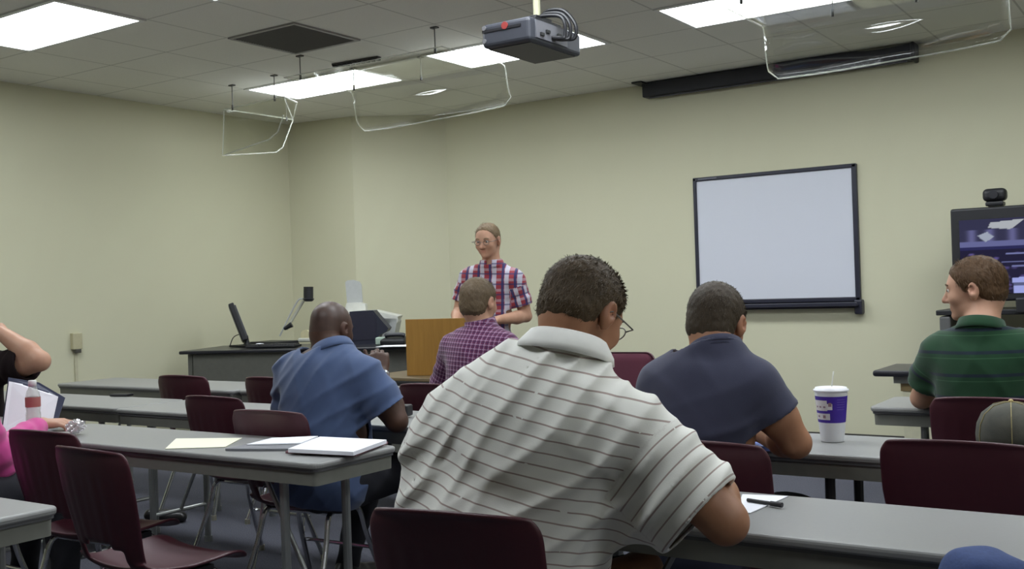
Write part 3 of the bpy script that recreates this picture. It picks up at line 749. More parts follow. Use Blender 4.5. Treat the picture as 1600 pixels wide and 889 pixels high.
# ------------------------------------------------------------------ projector
pj = np.array(at(822, 66, 5.0))
po = empty('projector', pj, 0, 'dark grey projector hanging from the ceiling on a pole', 'projector')
g = lambda px, py, dd=0: V(at(px, py, 5.0 + dd)) - V(pj)
# body as a closed hull between its measured corners: x axis along the long side, y axis towards the wall, z up
F_l, F_r = g(766, 72), g(848, 56)         # lower edge of the near side
ux = (F_r - F_l); ux.z = 0; 
A_ = g(766, 72, -.02); rz_ = -.50
Rz = Matrix.Rotation(rz_ * 0, 3, 'Z')
def hull(bm, pts):
    vs = [bm.verts.new(p) for p in pts]; bmesh.ops.convex_hull(bm, input=vs)
nl, nr = g(766, 72, -.05), g(848, 57, -.14)      # near side, bottom edge
fl_, fr_ = g(826, 104, .12), g(889, 92, .02)      # far side, bottom edge
Z = Vector((0, 0, 1)); zz = (nl.z + nr.z + fl_.z + fr_.z) / 4
def flat(px, py, z):
    q = onz(px, py, pj[2] + z); return V(q) - V(pj)
zb0 = -.065
nl, nr, fl_, fr_ = flat(766, 74, zb0), flat(848, 58, zb0), flat(824, 103, zb0), flat(890, 92, zb0)
cxy = (nl + nr + fl_ + fr_) / 4
ax = ((nr - nl) + (fr_ - fl_)).normalized(); ay = Vector((-ax.y, ax.x, 0))
Wp = ((nr - nl).length + (fr_ - fl_).length) / 2; Dp = ((fl_ - nl).dot(ay) + (fr_ - nr).dot(ay)) / 2
Rp = Matrix((ax, ay, Vector((0, 0, 1)))).transposed()
L2 = lambda a, b, c: cxy + Rp @ Vector((a, b, c))
bm = B(); box(bm, L2(0, 0, .055), (Wp, Dp, .11), Rp, .018, 3); link('body', bm, plain('projector_grey', (.045, .048, .062), .45), po)
bm = B(); box(bm, L2(0, 0, -.001), (Wp * .86, Dp * .86, .006), Rp); link('bottom_cover', bm, plain('projector_cover', (.055, .055, .055), .55), po)
bm = B(); box(bm, L2(-.02, -Dp / 2 - .001, .075), (Wp * .8, .004, .012), Rp); link('side_groove', bm, M_BLACK, po)
bm = B(); tube(bm, [L2(.0, -Dp / 2 - .0, .085), L2(.0, -Dp / 2 - .005, .085)], .017, 20); link('round_badge', bm, plain('badge_red', (.30, .035, .03), .5), po)
bm = B()
for s_, z_ in ((-.43, .09), (-.43, .03)): tube(bm, [L2(Wp * s_, -Dp / 2, z_), L2(Wp * s_, -Dp / 2 - .006, z_)], .011, 10)
link('screw', bm, plain('screw_grey', (.3, .3, .32), .3, .5), po)
bm = B(); box(bm, L2(Wp / 2 + .002, -Dp * .1, .06), (.006, Dp * .6, .08), Rp); link('port_panel', bm, plain('port_grey', (.16, .16, .18), .5), po)
bm = B()
for k in range(4): box(bm, L2(Wp / 2 + .008, -Dp * .3 + k * .05, .04 + .02 * (k % 2)), (.012, .03, .014), Rp)
link('socket', bm, plain('socket_mix', (.02, .02, .02), .5), po)
bm = B(); box(bm, L2(.02, 0, .125), (Wp * .55, Dp * .5, .02), Rp, .005); box(bm, L2(.03, 0, .145), (Wp * .3, Dp * .3, .025), Rp, .005); link('mount_plate', bm, M_BLACK, po)
bm = B(); t_ = L2(.03, 0, .15); tube(bm, [t_, (t_.x, t_.y, CEIL - pj[2])], .017, 14); link('pole', bm, plain('pole_beige', (.42, .41, .27), .5), po)
for k, (h_, o_) in enumerate(((.0, 0), (.018, .02), (-.014, -.02))):
    bm = B(); tube(bm, smooth_path([L2(.03, o_, .155 + h_ * .3), L2(Wp * .3, o_, .17 + h_), L2(Wp * .62, o_, .155 + h_), L2(Wp * .78 + h_, o_, .10), L2(Wp * .76 + h_, o_, .04), L2(Wp * .66, o_ - .02, .035), L2(Wp * .53, o_ - .03, .04)], 6), .009, 8)
    link('cable', bm, M_BLACK, po)

# ================================================================== figures
class Field:
    """distance field on a regular grid, meshed by surface nets"""
    def __init__(s, lo, hi, h):
        s.lo = np.array(lo, np.float32); s.h = h
        s.n = np.ceil((np.array(hi) - s.lo) / h).astype(int) + 1
        s.D = np.full(tuple(s.n), 1.0, np.float32)
    def sl(s, lo, hi):
        a = np.clip(np.floor((np.array(lo) - s.lo) / s.h).astype(int), 0, s.n); b = np.clip(np.ceil((np.array(hi) - s.lo) / s.h).astype(int) + 1, 0, s.n)
        if np.any(b <= a): return None, None
        g = [s.lo[i] + s.h * np.arange(a[i], b[i], dtype=np.float32) for i in range(3)]
        return (slice(a[0], b[0]), slice(a[1], b[1]), slice(a[2], b[2])), np.stack(np.meshgrid(*g, indexing='ij'), -1)
    def add(s, pr, k=.02, inf=0.0, op='add', pad=.06):
        lo, hi = bound(pr, inf); q, P = s.sl(lo - pad, hi + pad)
        if q is None: return
        d = sdf(pr, P, inf)
        o = s.D[q]
        if op == 'add':
            hh = np.clip(.5 + .5 * (d - o) / k, 0, 1); s.D[q] = d * (1 - hh) + o * hh - k * hh * (1 - hh)
        else:
            hh = np.clip(.5 - .5 * (o + d) / k, 0, 1); s.D[q] = o * (1 - hh) + (-d) * hh + k * hh * (1 - hh)
def bound(pr, inf):
    if pr[0] == 'cap': _, a, ra, b, rb = pr; r = max(ra, rb) + inf; return np.minimum(a, b) - r, np.maximum(a, b) + r
    _, c, r3, R = pr; r = max(r3) + inf; return np.array(c) - r, np.array(c) + r
def sdf(pr, P, inf=0.0):
    if pr[0] == 'cap':
        _, a, ra, b, rb = pr; a = np.asarray(a, np.float32); ab = np.asarray(b, np.float32) - a
        t_ = np.clip(((P - a) @ ab) / max(1e-9, float(ab @ ab)), 0, 1)
        return np.linalg.norm(P - a - t_[..., None] * ab, axis=-1) - (ra + (rb - ra) * t_) - inf
    _, c, r3, R = pr; r = np.asarray(r3, np.float32) + inf
    q = (P - np.asarray(c, np.float32)) @ np.asarray(R, np.float32).T if R is not None else P - np.asarray(c, np.float32)
    k0 = np.linalg.norm(q / r, axis=-1); k1 = np.linalg.norm(q / (r * r), axis=-1)
    return k0 * (k0 - 1) / np.maximum(k1, 1e-6)
def nets(D, lo, h):
    S = D < 0
    a = S[:-1, :-1, :-1].astype(np.int8); cnt = a.copy() * 0
    for i in (0, 1):
        for j in (0, 1):
            for k in (0, 1): cnt = cnt + S[i:S.shape[0] - 1 + i, j:S.shape[1] - 1 + j, k:S.shape[2] - 1 + k]
    act = (cnt > 0) & (cnt < 8); idx = np.argwhere(act); num = len(idx)
    ids = np.full(act.shape, -1, np.int32); ids[act] = np.arange(num)
    acc = np.zeros((num, 3), np.float32); w_ = np.zeros(num, np.float32)
    cor = [(i, j, k) for i in (0, 1) for j in (0, 1) for k in (0, 1)]
    val = {c: D[idx[:, 0] + c[0], idx[:, 1] + c[1], idx[:, 2] + c[2]] for c in cor}
    for c in cor:
        for ax_ in range(3):
            if c[ax_] == 0:
                d_ = list(c); d_[ax_] = 1; d_ = tuple(d_); va, vb = val[c], val[d_]; m_ = (va < 0) != (vb < 0)
                t_ = np.where(m_, va / np.where(m_, va - vb, 1), 0); p = np.tile(np.array(c, np.float32), (num, 1)); p[:, ax_] += t_
                acc[m_] += p[m_]; w_[m_] += 1
    verts = lo + h * (idx + acc / w_[:, None]); faces = []
    for ax_ in range(3):
        sa = [slice(None)] * 3; sb = [slice(None)] * 3; sa[ax_] = slice(0, -1); sb[ax_] = slice(1, None)
        A_, B_ = S[tuple(sa)], S[tuple(sb)]; e = np.argwhere(A_ != B_)
        o1, o2 = (ax_ + 1) % 3, (ax_ + 2) % 3
        ok = (e[:, o1] > 0) & (e[:, o2] > 0) & (e[:, o1] < act.shape[o1]) & (e[:, o2] < act.shape[o2]); e = e[ok]
        q = []
        for d1, d2 in ((0, 0), (-1, 0), (-1, -1), (0, -1)):
            f_ = e.copy(); f_[:, o1] += d1; f_[:, o2] += d2; q.append(ids[f_[:, 0], f_[:, 1], f_[:, 2]])
        q = np.stack(q, 1); flip = ~A_[e[:, 0], e[:, 1], e[:, 2]]; q[flip] = q[flip][:, ::-1]
        faces.append(q[(q >= 0).all(1)])
    return verts, np.concatenate(faces)
def mk(name, verts, faces, mat, parent=None, attrs=None, smooth_it=2):
    # light Laplacian smoothing
    n_ = len(verts); e = np.concatenate([faces[:, [0, 1]], faces[:, [1, 2]], faces[:, [2, 3]], faces[:, [3, 0]]])
    for _ in range(smooth_it):
        acc = np.zeros_like(verts); c_ = np.zeros(n_, np.float32)
        for a_, b_ in ((0, 1), (1, 0)):
            for k in range(3): acc[:, k] += np.bincount(e[:, a_], weights=verts[e[:, b_], k], minlength=n_)
            c_ += np.bincount(e[:, a_], minlength=n_)
        verts = verts * .5 + .5 * acc / np.maximum(c_, 1)[:, None]
    me = bpy.data.meshes.new(name); me.vertices.add(n_); me.vertices.foreach_set('co', verts.astype(np.float32).ravel())
    me.loops.add(faces.size); me.loops.foreach_set('vertex_index', faces.astype(np.int32).ravel())
    me.polygons.add(len(faces)); me.polygons.foreach_set('loop_start', np.arange(0, faces.size, 4, dtype=np.int32)); me.polygons.foreach_set('loop_total', np.full(len(faces), 4, np.int32))
    me.update(calc_edges=True); me.polygons.foreach_set('use_smooth', np.ones(len(faces), bool)); me.validate()
    me.materials.append(mat)
    o = bpy.data.objects.new(name, me); COL.objects.link(o)
    if parent is not None: o.parent = parent
    if attrs is not None:
        for nm, (typ, fn) in attrs.items():
            a_ = me.attributes.new(nm, typ, 'POINT'); d_ = fn(verts)
            a_.data.foreach_set('vector' if typ == 'FLOAT_VECTOR' else 'value', d_.astype(np.float32).ravel())
    return o
def nrm(v_): v_ = np.asarray(v_, float); return v_ / np.linalg.norm(v_)
def frame(fwd, up):
    """rows: right, forward, up"""
    f_ = nrm(fwd); r_ = nrm(np.cross(f_, up)); return np.array([r_, f_, np.cross(r_, f_)])
def lump(P, f, ph):
    return np.sin(P[..., 0] * f + ph) * np.sin(P[..., 1] * f * 1.13 + ph * 1.7) * np.sin(P[..., 2] * f * .93 + ph * 2.3)

def head_prims(H, R, s=1.0, big=1.0):
    q = lambda x, y, z: H + s * (np.array([x, y, z]) @ R)
    E = lambda c, r: ('ell', q(*c), tuple(s * np.array(r)), R)
    base = [(E((0, -.014, .032), (.076 * big, .096, .084)), .02), (E((0, .030, .0), (.066, .066, .082)), .03), (E((0, .036, -.06), (.053, .050, .046)), .03), (E((0, .072, -.092), (.024, .022, .018)), .02),
            (E((0, -.05, -.03), (.062 * big, .05, .055)), .03)]
    face = [(('cap', q(0, .088, .012), .008 * s, q(0, .110, -.029), .0125 * s), .010), (('cap', q(-.013, .097, -.033), .008 * s, q(.013, .097, -.033), .008 * s), .006),
            (('cap', q(-.034, .078, .024), .012 * s, q(.034, .078, .024), .012 * s), .015), (E((-.038, .062, -.025), (.026, .026, .024)), .02), (E((.038, .062, -.025), (.026, .026, .024)), .02),
            (('cap', q(-.018, .086, -.055), .0065 * s, q(.018, .086, -.055), .0065 * s), .006), (('cap', q(-.015, .086, -.066), .007 * s, q(.015, .086, -.066), .007 * s), .006)]
    ears = []
    for sx in (-1, 1):
        Re = frame((R.T @ np.array([sx * .45, 1, 0])), R[2])
        ears.append((('ell', q(sx * .083 * big, -.010, -.004), (s * .010, s * .021, s * .033), Re), .005))
        ears.append((('ell', q(sx * .078 * big, -.006, -.030), (s * .008, s * .012, s * .014), Re), .006))
    dents = [(E((sx * .032, .098, .006), (.016, .014, .010)), .010) for sx in (-1, 1)] + [(E((sx * .092 * big, -.006, .0), (.008, .010, .016)), .005) for sx in (-1, 1)]
    return base, face, ears, dents
def hand_prims(W, R, s=1.0, curl=.5, side=1, spread=1.0, thumb=(.9, .5)):
    """R rows: right, forward (finger direction), up (back of the hand); side=+1 thumb on +right"""
    q = lambda x, y, z: W + s * (np.array([x * side, y, z]) @ R); out = []
    for i, (x0, L_) in enumerate(((.030, .092), (.010, .098), (-.011, .092), (-.030, .083))):
        out.append((('cap', q(x0 * .45, .01, 0), .017 * s, q(x0, L_, 0), .0115 * s), .010))
    out.append((('ell', q(0, .055, -.004), (.040 * s, .048 * s, .014 * s), np.array([R[0], R[1], R[2]])), .012))
    for i, (x0, y0_, L_, c_) in enumerate(((.030, .092, .072, curl), (.010, .098, .080, curl * 1.08), (-.011, .092, .074, curl * 1.16), (-.030, .083, .058, curl * 1.25))):
        p = np.array([x0, y0_, 0.0]); a_ = c_ * .6; r_ = [.0098, .0088, .0080, .0072]
        sx = x0 * .35 * spread
        for j, f_ in enumerate((.46, .30, .24)):
            d_ = np.array([sx, math.cos(a_), -math.sin(a_)]); d_ = d_ / np.linalg.norm(d_); p2 = p + d_ * L_ * f_
            out.append((('cap', q(*p), r_[j] * s, q(*p2), r_[j + 1] * s), .003)); p = p2; a_ += c_ * 1.1
    p = np.array([.024, .022, -.006])
    for j, (L_, r1, r2) in enumerate(((.042, .014, .0115), (.034, .011, .010), (.027, .010, .0085))):
        d_ = np.array([thumb[0] * (1 - .35 * j), 1.0, -thumb[1] * (.5 + .5 * j)]); d_ = d_ / np.linalg.norm(d_); p2 = p + d_ * L_
        out.append((('cap', q(*p), r1 * s, q(*p2), r2 * s), .004)); p = p2
    return out

def strands(name, hv, hf, R, H, mat, parent, n, length, seed=1, comb=(0, -.4, -.6)):
    rs = np.random.RandomState(seed)
    tri = hv[hf[rs.randint(0, len(hf), n)]]; p = tri.mean(1) + rs.randn(n, 3) * .001
    nr = p - (H + .02 * R[2]); nr /= np.linalg.norm(nr, axis=1)[:, None]
    cb = np.array(comb) @ R; d_ = cb[None] - nr * (nr @ cb)[:, None] + rs.randn(n, 3) * .16; d_ /= np.linalg.norm(d_, axis=1)[:, None]
    d_ = d_ * .98 + nr * (.03 + .05 * rs.rand(n, 1)); L_ = length * (.6 + .7 * rs.rand(n, 1)); sd_ = np.cross(d_, nr); sd_ /= np.linalg.norm(sd_, axis=1)[:, None]
    w_ = .0009
    P0_, P1_, P2_ = p - nr * .002, p + d_ * L_ * .55, p + d_ * L_ - nr * L_ * .14
    vs = np.stack([P0_ - sd_ * w_, P0_ + sd_ * w_, P1_ + sd_ * w_ * .8, P1_ - sd_ * w_ * .8, P2_ + sd_ * w_ * .15, P2_ - sd_ * w_ * .15], 1).reshape(-1, 3)
    b_ = np.arange(n)[:, None] * 6; fs = np.concatenate([b_ + np.array([[0, 1, 2, 3]]), b_ + np.array([[3, 2, 4, 5]])])
    return mk(name, vs, fs, mat, parent, None, 0)

def person(label, J, shirt_mat, trouser_mat, skin_mat, hair_mat, h=.006, sc=1.0, girth=1.0, head_s=1.0, sleeve=.62, sleeve_r=(.072, .078), long_sleeve=False,
           hairline=0.0, hair_th=.009, nstr=2500, slen=.014, stubble=False, folds=None, loose=.016, collar=None, eyes=True, glasses=False, hands=None, shoes=True, untuck=.16, arm=1.0, belly=0.0, cloth_rot=0.0, extra=None, neck_up=.022, nape=0.0, waist=.09):
    J = {k: np.array(v_, float) for k, v_ in J.items()}
    P, N, SL, SR = J['P'], J['N'], J['SL'], J['SR']
    up = nrm(N - P); side = nrm((SR - SL) - up * ((SR - SL) @ up)); fwd = np.cross(up, side); Rt = np.array([side, fwd, up]); Lt = np.linalg.norm(N - P)
    sw = np.linalg.norm(SR - SL) / 2; SC = (SL + SR) / 2
    tr = lambda t_, r, off=(0, 0, 0): ('ell', P + up * Lt * t_ + np.array(off) @ Rt + (SC - (P + up * ((SC - P) @ up))) * t_ * .8, tuple(np.array(r) * girth), Rt)
    torso = [(tr(-.02, (.165, .130, .120)), .03), (tr(.25, (.150 + belly * .3, .118 + belly, .14), (0, belly * .6, 0)), .06), (tr(.50, (.158, .118, .16), (0, -.004, 0)), .06), (tr(.74, (.165, .110, .13), (0, -.012, 0)), .06),
             (('cap', SL + (SR - SL) * .12 - up * .005, .060 * girth, SR - (SR - SL) * .12 - up * .005, .060 * girth), .06),
             (('cap', N - up * .0 - fwd * .0, .052, SL + (SR - SL) * .14 + up * .012, .046), .05), (('cap', N, .052, SR - (SR - SL) * .14 + up * .012, .046), .05)]
    HR = frame(J['face'], J.get('headup', np.array([0, 0, 1.0]))); H = J['H']
    base, face, ears, dents = head_prims(H, HR, head_s)
    neckb = H + head_s * (np.array([0, -.028, -.045]) @ HR)
    neck = [(('cap', N - up * .02, .064 * head_s, neckb, .058 * head_s), .025)]
    arms = []; arml = []
    for S_, e_, w_ in (('SL', 'EL', 'WL'), ('SR', 'ER', 'WR')):
        arml.append((('cap', J[S_], .055 * arm, J[e_] * .55 + J[S_] * .45, .050 * arm), .03)); arml.append((('cap', J[e_] * .55 + J[S_] * .45, .050 * arm, J[e_], .041 * arm), .02))
        m1 = J[e_] * .68 + J[w_] * .32
        arml.append((('cap', J[e_], .040 * arm, m1, .044 * arm), .012)); arml.append((('cap', m1, .044 * arm, J[w_], .028 * arm), .02))
    legs = []
    for hs, k_, a_ in ((-1, 'KL', 'AL'), (1, 'KR', 'AR')):
        hp = P + side * hs * .095 * girth - up * .02
        legs += [(('cap', hp, .088 * girth, J[k_], .062), .03), (('cap', J[k_], .060, J[k_] * .62 + J[a_] * .38, .056), .02), (('cap', J[k_] * .62 + J[a_] * .38, .056, J[a_], .040), .02)]
    pts = np.array([J[k] for k in J if k not in ('face', 'headup')]); lo = pts.min(0) - .24; hi = pts.max(0) + .24
    hd = {'L': None, 'R': None}
    hp_ = []
    for sd_, spec in (hands or {}).items():
        Wp_ = J['W' + sd_]; Rh = frame(spec.get('dir', Wp_ - J['E' + sd_]), spec.get('up', (0, 0, 1)))
        hp_ += hand_prims(Wp_ - Rh[1] * .012, Rh, spec.get('s', 1.0), spec.get('curl', .5), spec.get('side', -1 if sd_ == 'R' else 1), 1.0, spec.get('thumb', (.9, .5)))
    # ---- body
    F = Field(lo, hi, h)
    for pr, k in torso + legs: F.add(pr, k, -.012)
    for pr, k in neck + base + arml: F.add(pr, k)
    for pr, k in face + ears: F.add(pr, k)
    for pr, k in dents: F.add(pr, k, op='sub')
    for pr, k in hp_: F.add(pr, k, pad=.02)
    for a_, kx in (('AL', 'KL'), ('AR', 'KR')):
        ft = J.get('F' + a_[1], nrm(fwd * np.array([1, 1, 0]))); F.add(('cap', J[a_] - np.array([0, 0, .04]), .032, J[a_] - np.array([0, 0, .055]) + ft * .15, .022), .02)
    lip = [H + head_s * (np.array([0, .09, -.060]) @ HR), H + head_s * (np.array([-.04, .07, -.02]) @ HR), H + head_s * (np.array([.04, .07, -.02]) @ HR)]
    def tint(v_):
        q = (v_ - H) @ HR.T / head_s
        l_ = np.clip(1.3 - np.sqrt((q[:, 0] / .022) ** 2 + ((q[:, 1] - .092) / .02) ** 2 + ((q[:, 2] + .060) / .011) ** 2), 0, 1)
        c_ = sum(np.clip(.28 - .25 * np.sqrt((np.abs(q[:, 0]) - .082) ** 2 + (q[:, 1] + .01) ** 2 + q[:, 2] ** 2) / .03, 0, 1) for _ in (1,))
        b_ = np.clip(.35 - np.linalg.norm(q - np.array([0, .11, -.03]), axis=1) / .07, 0, 1)
        return np.clip(l_ * .5 + c_ + b_, 0, 1)
    v_, f_ = nets(F.D, F.lo, h); body = mk('person', v_, f_, skin_mat, None, {'tint': ('FLOAT', tint)}, 1); tag(body, label, 'person')
    # ---- hair
    F2 = Field(H - .19 * head_s, H + .19 * head_s, .0035 if h < .0055 else .0045)
    for pr, k in base[:2] + base[4:] : F2.add(pr, k, hair_th)
    F2.add(neck[0][0], .02, hair_th * .35)
    _, Pg = F2.sl(F2.lo, F2.lo + F2.h * F2.n); Pg = Pg[:F2.D.shape[0], :F2.D.shape[1], :F2.D.shape[2]]
    q = (Pg - H) @ HR.T / head_s
    lineb = np.interp(q[..., 1], [-.12, -.05, -.030, -.018, .006, .020, .034, .055, .078, .10], [-.090, -.086, -.068, -.010, .018, .000, .010, .040, .068, .082])
    lineb = lineb + nape * np.clip((-.015 - q[..., 1]) / .02, 0, 1)
    lineb = lineb + hairline * np.clip((q[..., 1] + .02) / .08, 0, 1)
    F2.D = F2.D + (lump(Pg, 330, 1.0) * .0015 + lump(Pg, 170, 2.0) * .0018) * (0 if stubble else 1)
    taper = np.clip((q[..., 2] - lineb) / .03, 0, 1); F2.D = F2.D + hair_th * .75 * (1 - taper)
    F2.D = np.maximum(F2.D, (lineb - q[..., 2]) * head_s * .8)
    v_, f_ = nets(F2.D, F2.lo, F2.h); hair = mk('hair', v_, f_, hair_mat, body, None, 1)
    if nstr:
        ctr = v_[f_].mean(1); qq = (ctr - H) @ HR.T; outer = (np.linalg.norm(ctr - (H + .02 * HR[2]), axis=1) > .06) & (qq[:, 2] > -.045 + .8 * np.clip(qq[:, 1] + .03, 0, .2)) & (qq[:, 1] < .055)
        strands('hair_strands', v_, f_[outer], HR, H, hair_mat, hair, nstr, slen, 3)
    if eyes:
        for sx in (-1, 1):
            bm = B(); c_ = H + head_s * (np.array([sx * .032, .080, .006]) @ HR)
            bmesh.ops.create_uvsphere(bm, u_segments=14, v_segments=10, radius=.0105 * head_s, matrix=Matrix.Translation(V(c_))); e_ = link('eye', bm, plain('eye_white', (.6, .57, .53), .3), body, True)
            bm = B(); c2 = c_ + HR[1] * .0082 * head_s; bmesh.ops.create_uvsphere(bm, u_segments=12, v_segments=8, radius=.0052 * head_s, matrix=Matrix.Translation(V(c2))); link('iris', bm, plain('iris_dark', (.05, .035, .02), .2), e_, True)
            bm = B(); tube(bm, smooth_path([H + head_s * (np.array(p) @ HR) for p in ((sx * .016, .0935, .025), (sx * .032, .0925, .031), (sx * .048, .083, .025))], 4), [.0032] * 9, 6); link('eyebrow', bm, hair_mat, body, True)
    if glasses:
        bm = B()
        for sx in (-1, 1):
            ring = [H + head_s * (np.array([sx * .033 + .021 * math.cos(a_), .101 - .004 * abs(math.cos(a_)), .002 + .0155 * math.sin(a_)]) @ HR) for a_ in np.linspace(0, 2 * PI, 21)]
            tube(bm, ring, .0016, 6); tube(bm, [H + head_s * (np.array(p) @ HR) for p in ((sx * .054, .098, .006), (sx * .078, .09, .008), (sx * .086, .0, .006), (sx * .084, -.018, -.006))], .0018, 6)
        tube(bm, [H + head_s * (np.array(p) @ HR) for p in ((-.010, .106, .006), (0, .112, .008), (.010, .106, .006))], .0015, 6)
        link('glasses', bm, M_FRAMEG, body, True)
    # ---- shirt
    F3 = Field(lo, hi, max(h, .0055))
    for pr, k in torso: F3.add(pr, k, loose - .004)
    sl_ax = []
    for S_, e_, w_ in (('SL', 'EL', 'WL'), ('SR', 'ER', 'WR')):
        A0, E0 = J[S_], J[e_]; d_ = E0 - A0; t_end = 1.0 if long_sleeve else sleeve
        end = A0 + d_ * t_end
        F3.add(('cap', A0, sleeve_r[0], end + nrm(d_) * .06, sleeve_r[1] if not long_sleeve else sleeve_r[1]), .045)
        if long_sleeve:
            w2 = J[w_]; F3.add(('cap', E0, sleeve_r[1], E0 + (w2 - E0) * .92 + nrm(w2 - E0) * .04, .043), .03)
            sl_ax.append((E0, E0 + (w2 - E0) * .92, .11))
        sl_ax.append((A0, end, sleeve_r[1] + .05) if not long_sleeve else (A0, E0, .12))
    for pr, k in neck: F3.add(('cap', pr[1], pr[2] + .004, N + (np.array(pr[3]) - N) * .75, pr[4]), .03, .010)
    for pr in (extra or []): F3.add(pr, .06)
    # skirt of the shirt, hanging over the hips
    F3.add(('ell', P - up * .02, (.178 * girth, .145 * girth, .15), Rt), .05, loose)
    q_, Pg = F3.sl(F3.lo, F3.lo + F3.h * F3.n); Pg = Pg[:F3.D.shape[0], :F3.D.shape[1], :F3.D.shape[2]]
    D_ = F3.D; near = np.abs(D_) < .12
    pn = Pg[near]
    lc = (pn - P) @ Rt.T
    fold = np.zeros(len(pn), np.float32)
    if folds is None: folds = [(35, .5, .004), (-40, .9, .003)]
    for ang_, ph, amp, *r_ in folds:
        fr_q = r_[0] if r_ else 55
        a_ = math.radians(ang_); s_ = lc[:, 0] * math.cos(a_) + lc[:, 2] * math.sin(a_) + .35 * lc[:, 1]
        wv = s_ * fr_q + 1.6 * np.sin(lc[:, 2] * 9 + ph * 3) + 1.1 * np.sin(lc[:, 0] * 11 + ph * 5) + ph * 6
        msk = .5 + .5 * np.sin(lc[:, 0] * 13 + ph * 9) * np.sin(lc[:, 2] * 10 + ph * 4)
        fold += amp * ((1 - np.sqrt(np.sin(wv * .5) ** 2 + .015)) ** 2 * 1.6 - .5) * msk
    arm_f = np.zeros(len(pn), np.float32)
    for (A0, E0, rr) in sl_ax:
        ab = E0 - A0; Ls = np.linalg.norm(ab); t_ = ((pn - A0) @ ab) / Ls
        dist_ = np.linalg.norm(pn - A0 - np.clip(t_, 0, Ls)[:, None] * (ab / Ls), axis=1)
        arm_f += np.where((dist_ < rr) & (t_ > .03), .004 * np.sin(t_ * 62 + 30 * (pn[:, 0] - pn[:, 2])) * np.sin(t_ * 21 + 2), 0)
    D_[near] -= fold + arm_f
    # hollow, then open at hems and neck
    th_ = .014; Dn = np.maximum(D_, -(D_ + th_))
    for (A0, E0, rr) in sl_ax[:1] + sl_ax[1:]:
        if long_sleeve and rr == .12: continue
        ab = nrm(E0 - A0); s_ = (Pg - E0) @ ab
        ax_d = np.linalg.norm((Pg - E0) - s_[..., None] * ab, axis=-1)
        Dn = np.where((ax_d < rr + .02) & (s_ > -.06) & (s_ < .22), np.maximum(Dn, s_), Dn)
    hem = P - up * untuck; Dn = np.maximum(Dn, -((Pg - hem) @ up))
    nk = nrm(nrm(neckb - N) + .5 * up); sN = (Pg - (N + nk * neck_up)) @ nk
    axn = np.linalg.norm((Pg - N) - ((Pg - N) @ nk)[..., None] * nk, axis=-1)
    Dn = np.where((axn < .125) & (sN > -.03), np.maximum(Dn, sN - np.clip((axn - .07) * .9, -.02, .1) * .0), Dn)
    Dn = np.maximum(Dn, -(axn - .062 * head_s) * np.where(sN > -.05, 1, -1) * 1.0) if False else Dn
    def ctex(v_):
        l_ = (v_ - P) @ Rt.T; out = np.stack([l_[:, 0], l_[:, 2] + cloth_rot * l_[:, 0], l_[:, 1]], 1)
        for (A0, E0, rr) in sl_ax:
            ab = E0 - A0; Ls = np.linalg.norm(ab); abn = ab / Ls; t_ = (v_ - A0) @ abn
            r_ = v_ - A0 - t_[:, None] * abn; dist_ = np.linalg.norm(r_, axis=1)
            inside = (dist_ < rr) & (t_ > .045) & (np.abs((v_ - SC) @ side) > sw * .86)
            b1_ = nrm(np.cross(abn, fwd)); b2_ = np.cross(abn, b1_); aa = np.arctan2(r_ @ b2_, r_ @ b1_)
            out[inside] = np.stack([aa * .08, t_, 0 * t_], 1)[inside]
        return out
    v_, f_ = nets(Dn, F3.lo, F3.h); sh_ = mk('shirt', v_, f_, shirt_mat, body, {'cloth': ('FLOAT_VECTOR', ctex)}, 4)
    # ---- collar
    if collar:
        cm, r0, r1, hc_ = collar; bm = B(); K = 36; rg = []
        b1_ = nrm(np.cross(nk, side)); b2_ = np.cross(nk, b1_)          # b1 points back/forward
        for (rr_, zz_, ex) in ((r0 + .012, -.012, 0), (r0, hc_ * .55, 0), (r0 + .003, hc_, 0), (r0 + .012, hc_ * .85, 0), (r1, -.006, 0), (r1 + .004, -.022, 0)):
            rg.append([bm.verts.new(V(N + nk * (zz_ + neck_up) + (b1_ * math.cos(a_) + b2_ * math.sin(a_)) * rr_)) for a_ in np.linspace(.25, 2 * PI - .25, K)])
        for a_, b_ in zip(rg, rg[1:]):
            for k in range(K - 1): bm.faces.new((a_[k], a_[k + 1], b_[k + 1], b_[k]))
        c_o = link('collar', bm, cm, sh_, True); ca_ = c_o.data.attributes.new('cloth', 'FLOAT_VECTOR', 'POINT'); cv_ = np.array([v_.co[:] for v_ in c_o.data.vertices]); ca_.data.foreach_set('vector', ctex(cv_).astype(np.float32).ravel()); md = c_o.modifiers.new('th', 'SOLIDIFY'); md.thickness = .003
    # ---- trousers and shoes
    F4 = Field(lo, hi, max(h, .007))
    F4.add(torso[0][0], .03, .0)
    for pr, k in legs: F4.add(pr, .04, .010)
    q_, Pg = F4.sl(F4.lo, F4.lo + F4.h * F4.n); Pg = Pg[:F4.D.shape[0], :F4.D.shape[1], :F4.D.shape[2]]
    F4.D -= lump(Pg, 42, .7) * .006; F4.D = np.maximum(F4.D, (Pg - (P + up * waist)) @ up)
    v_, f_ = nets(F4.D, F4.lo, F4.h); mk('trousers', v_, f_, trouser_mat, body, None, 2)
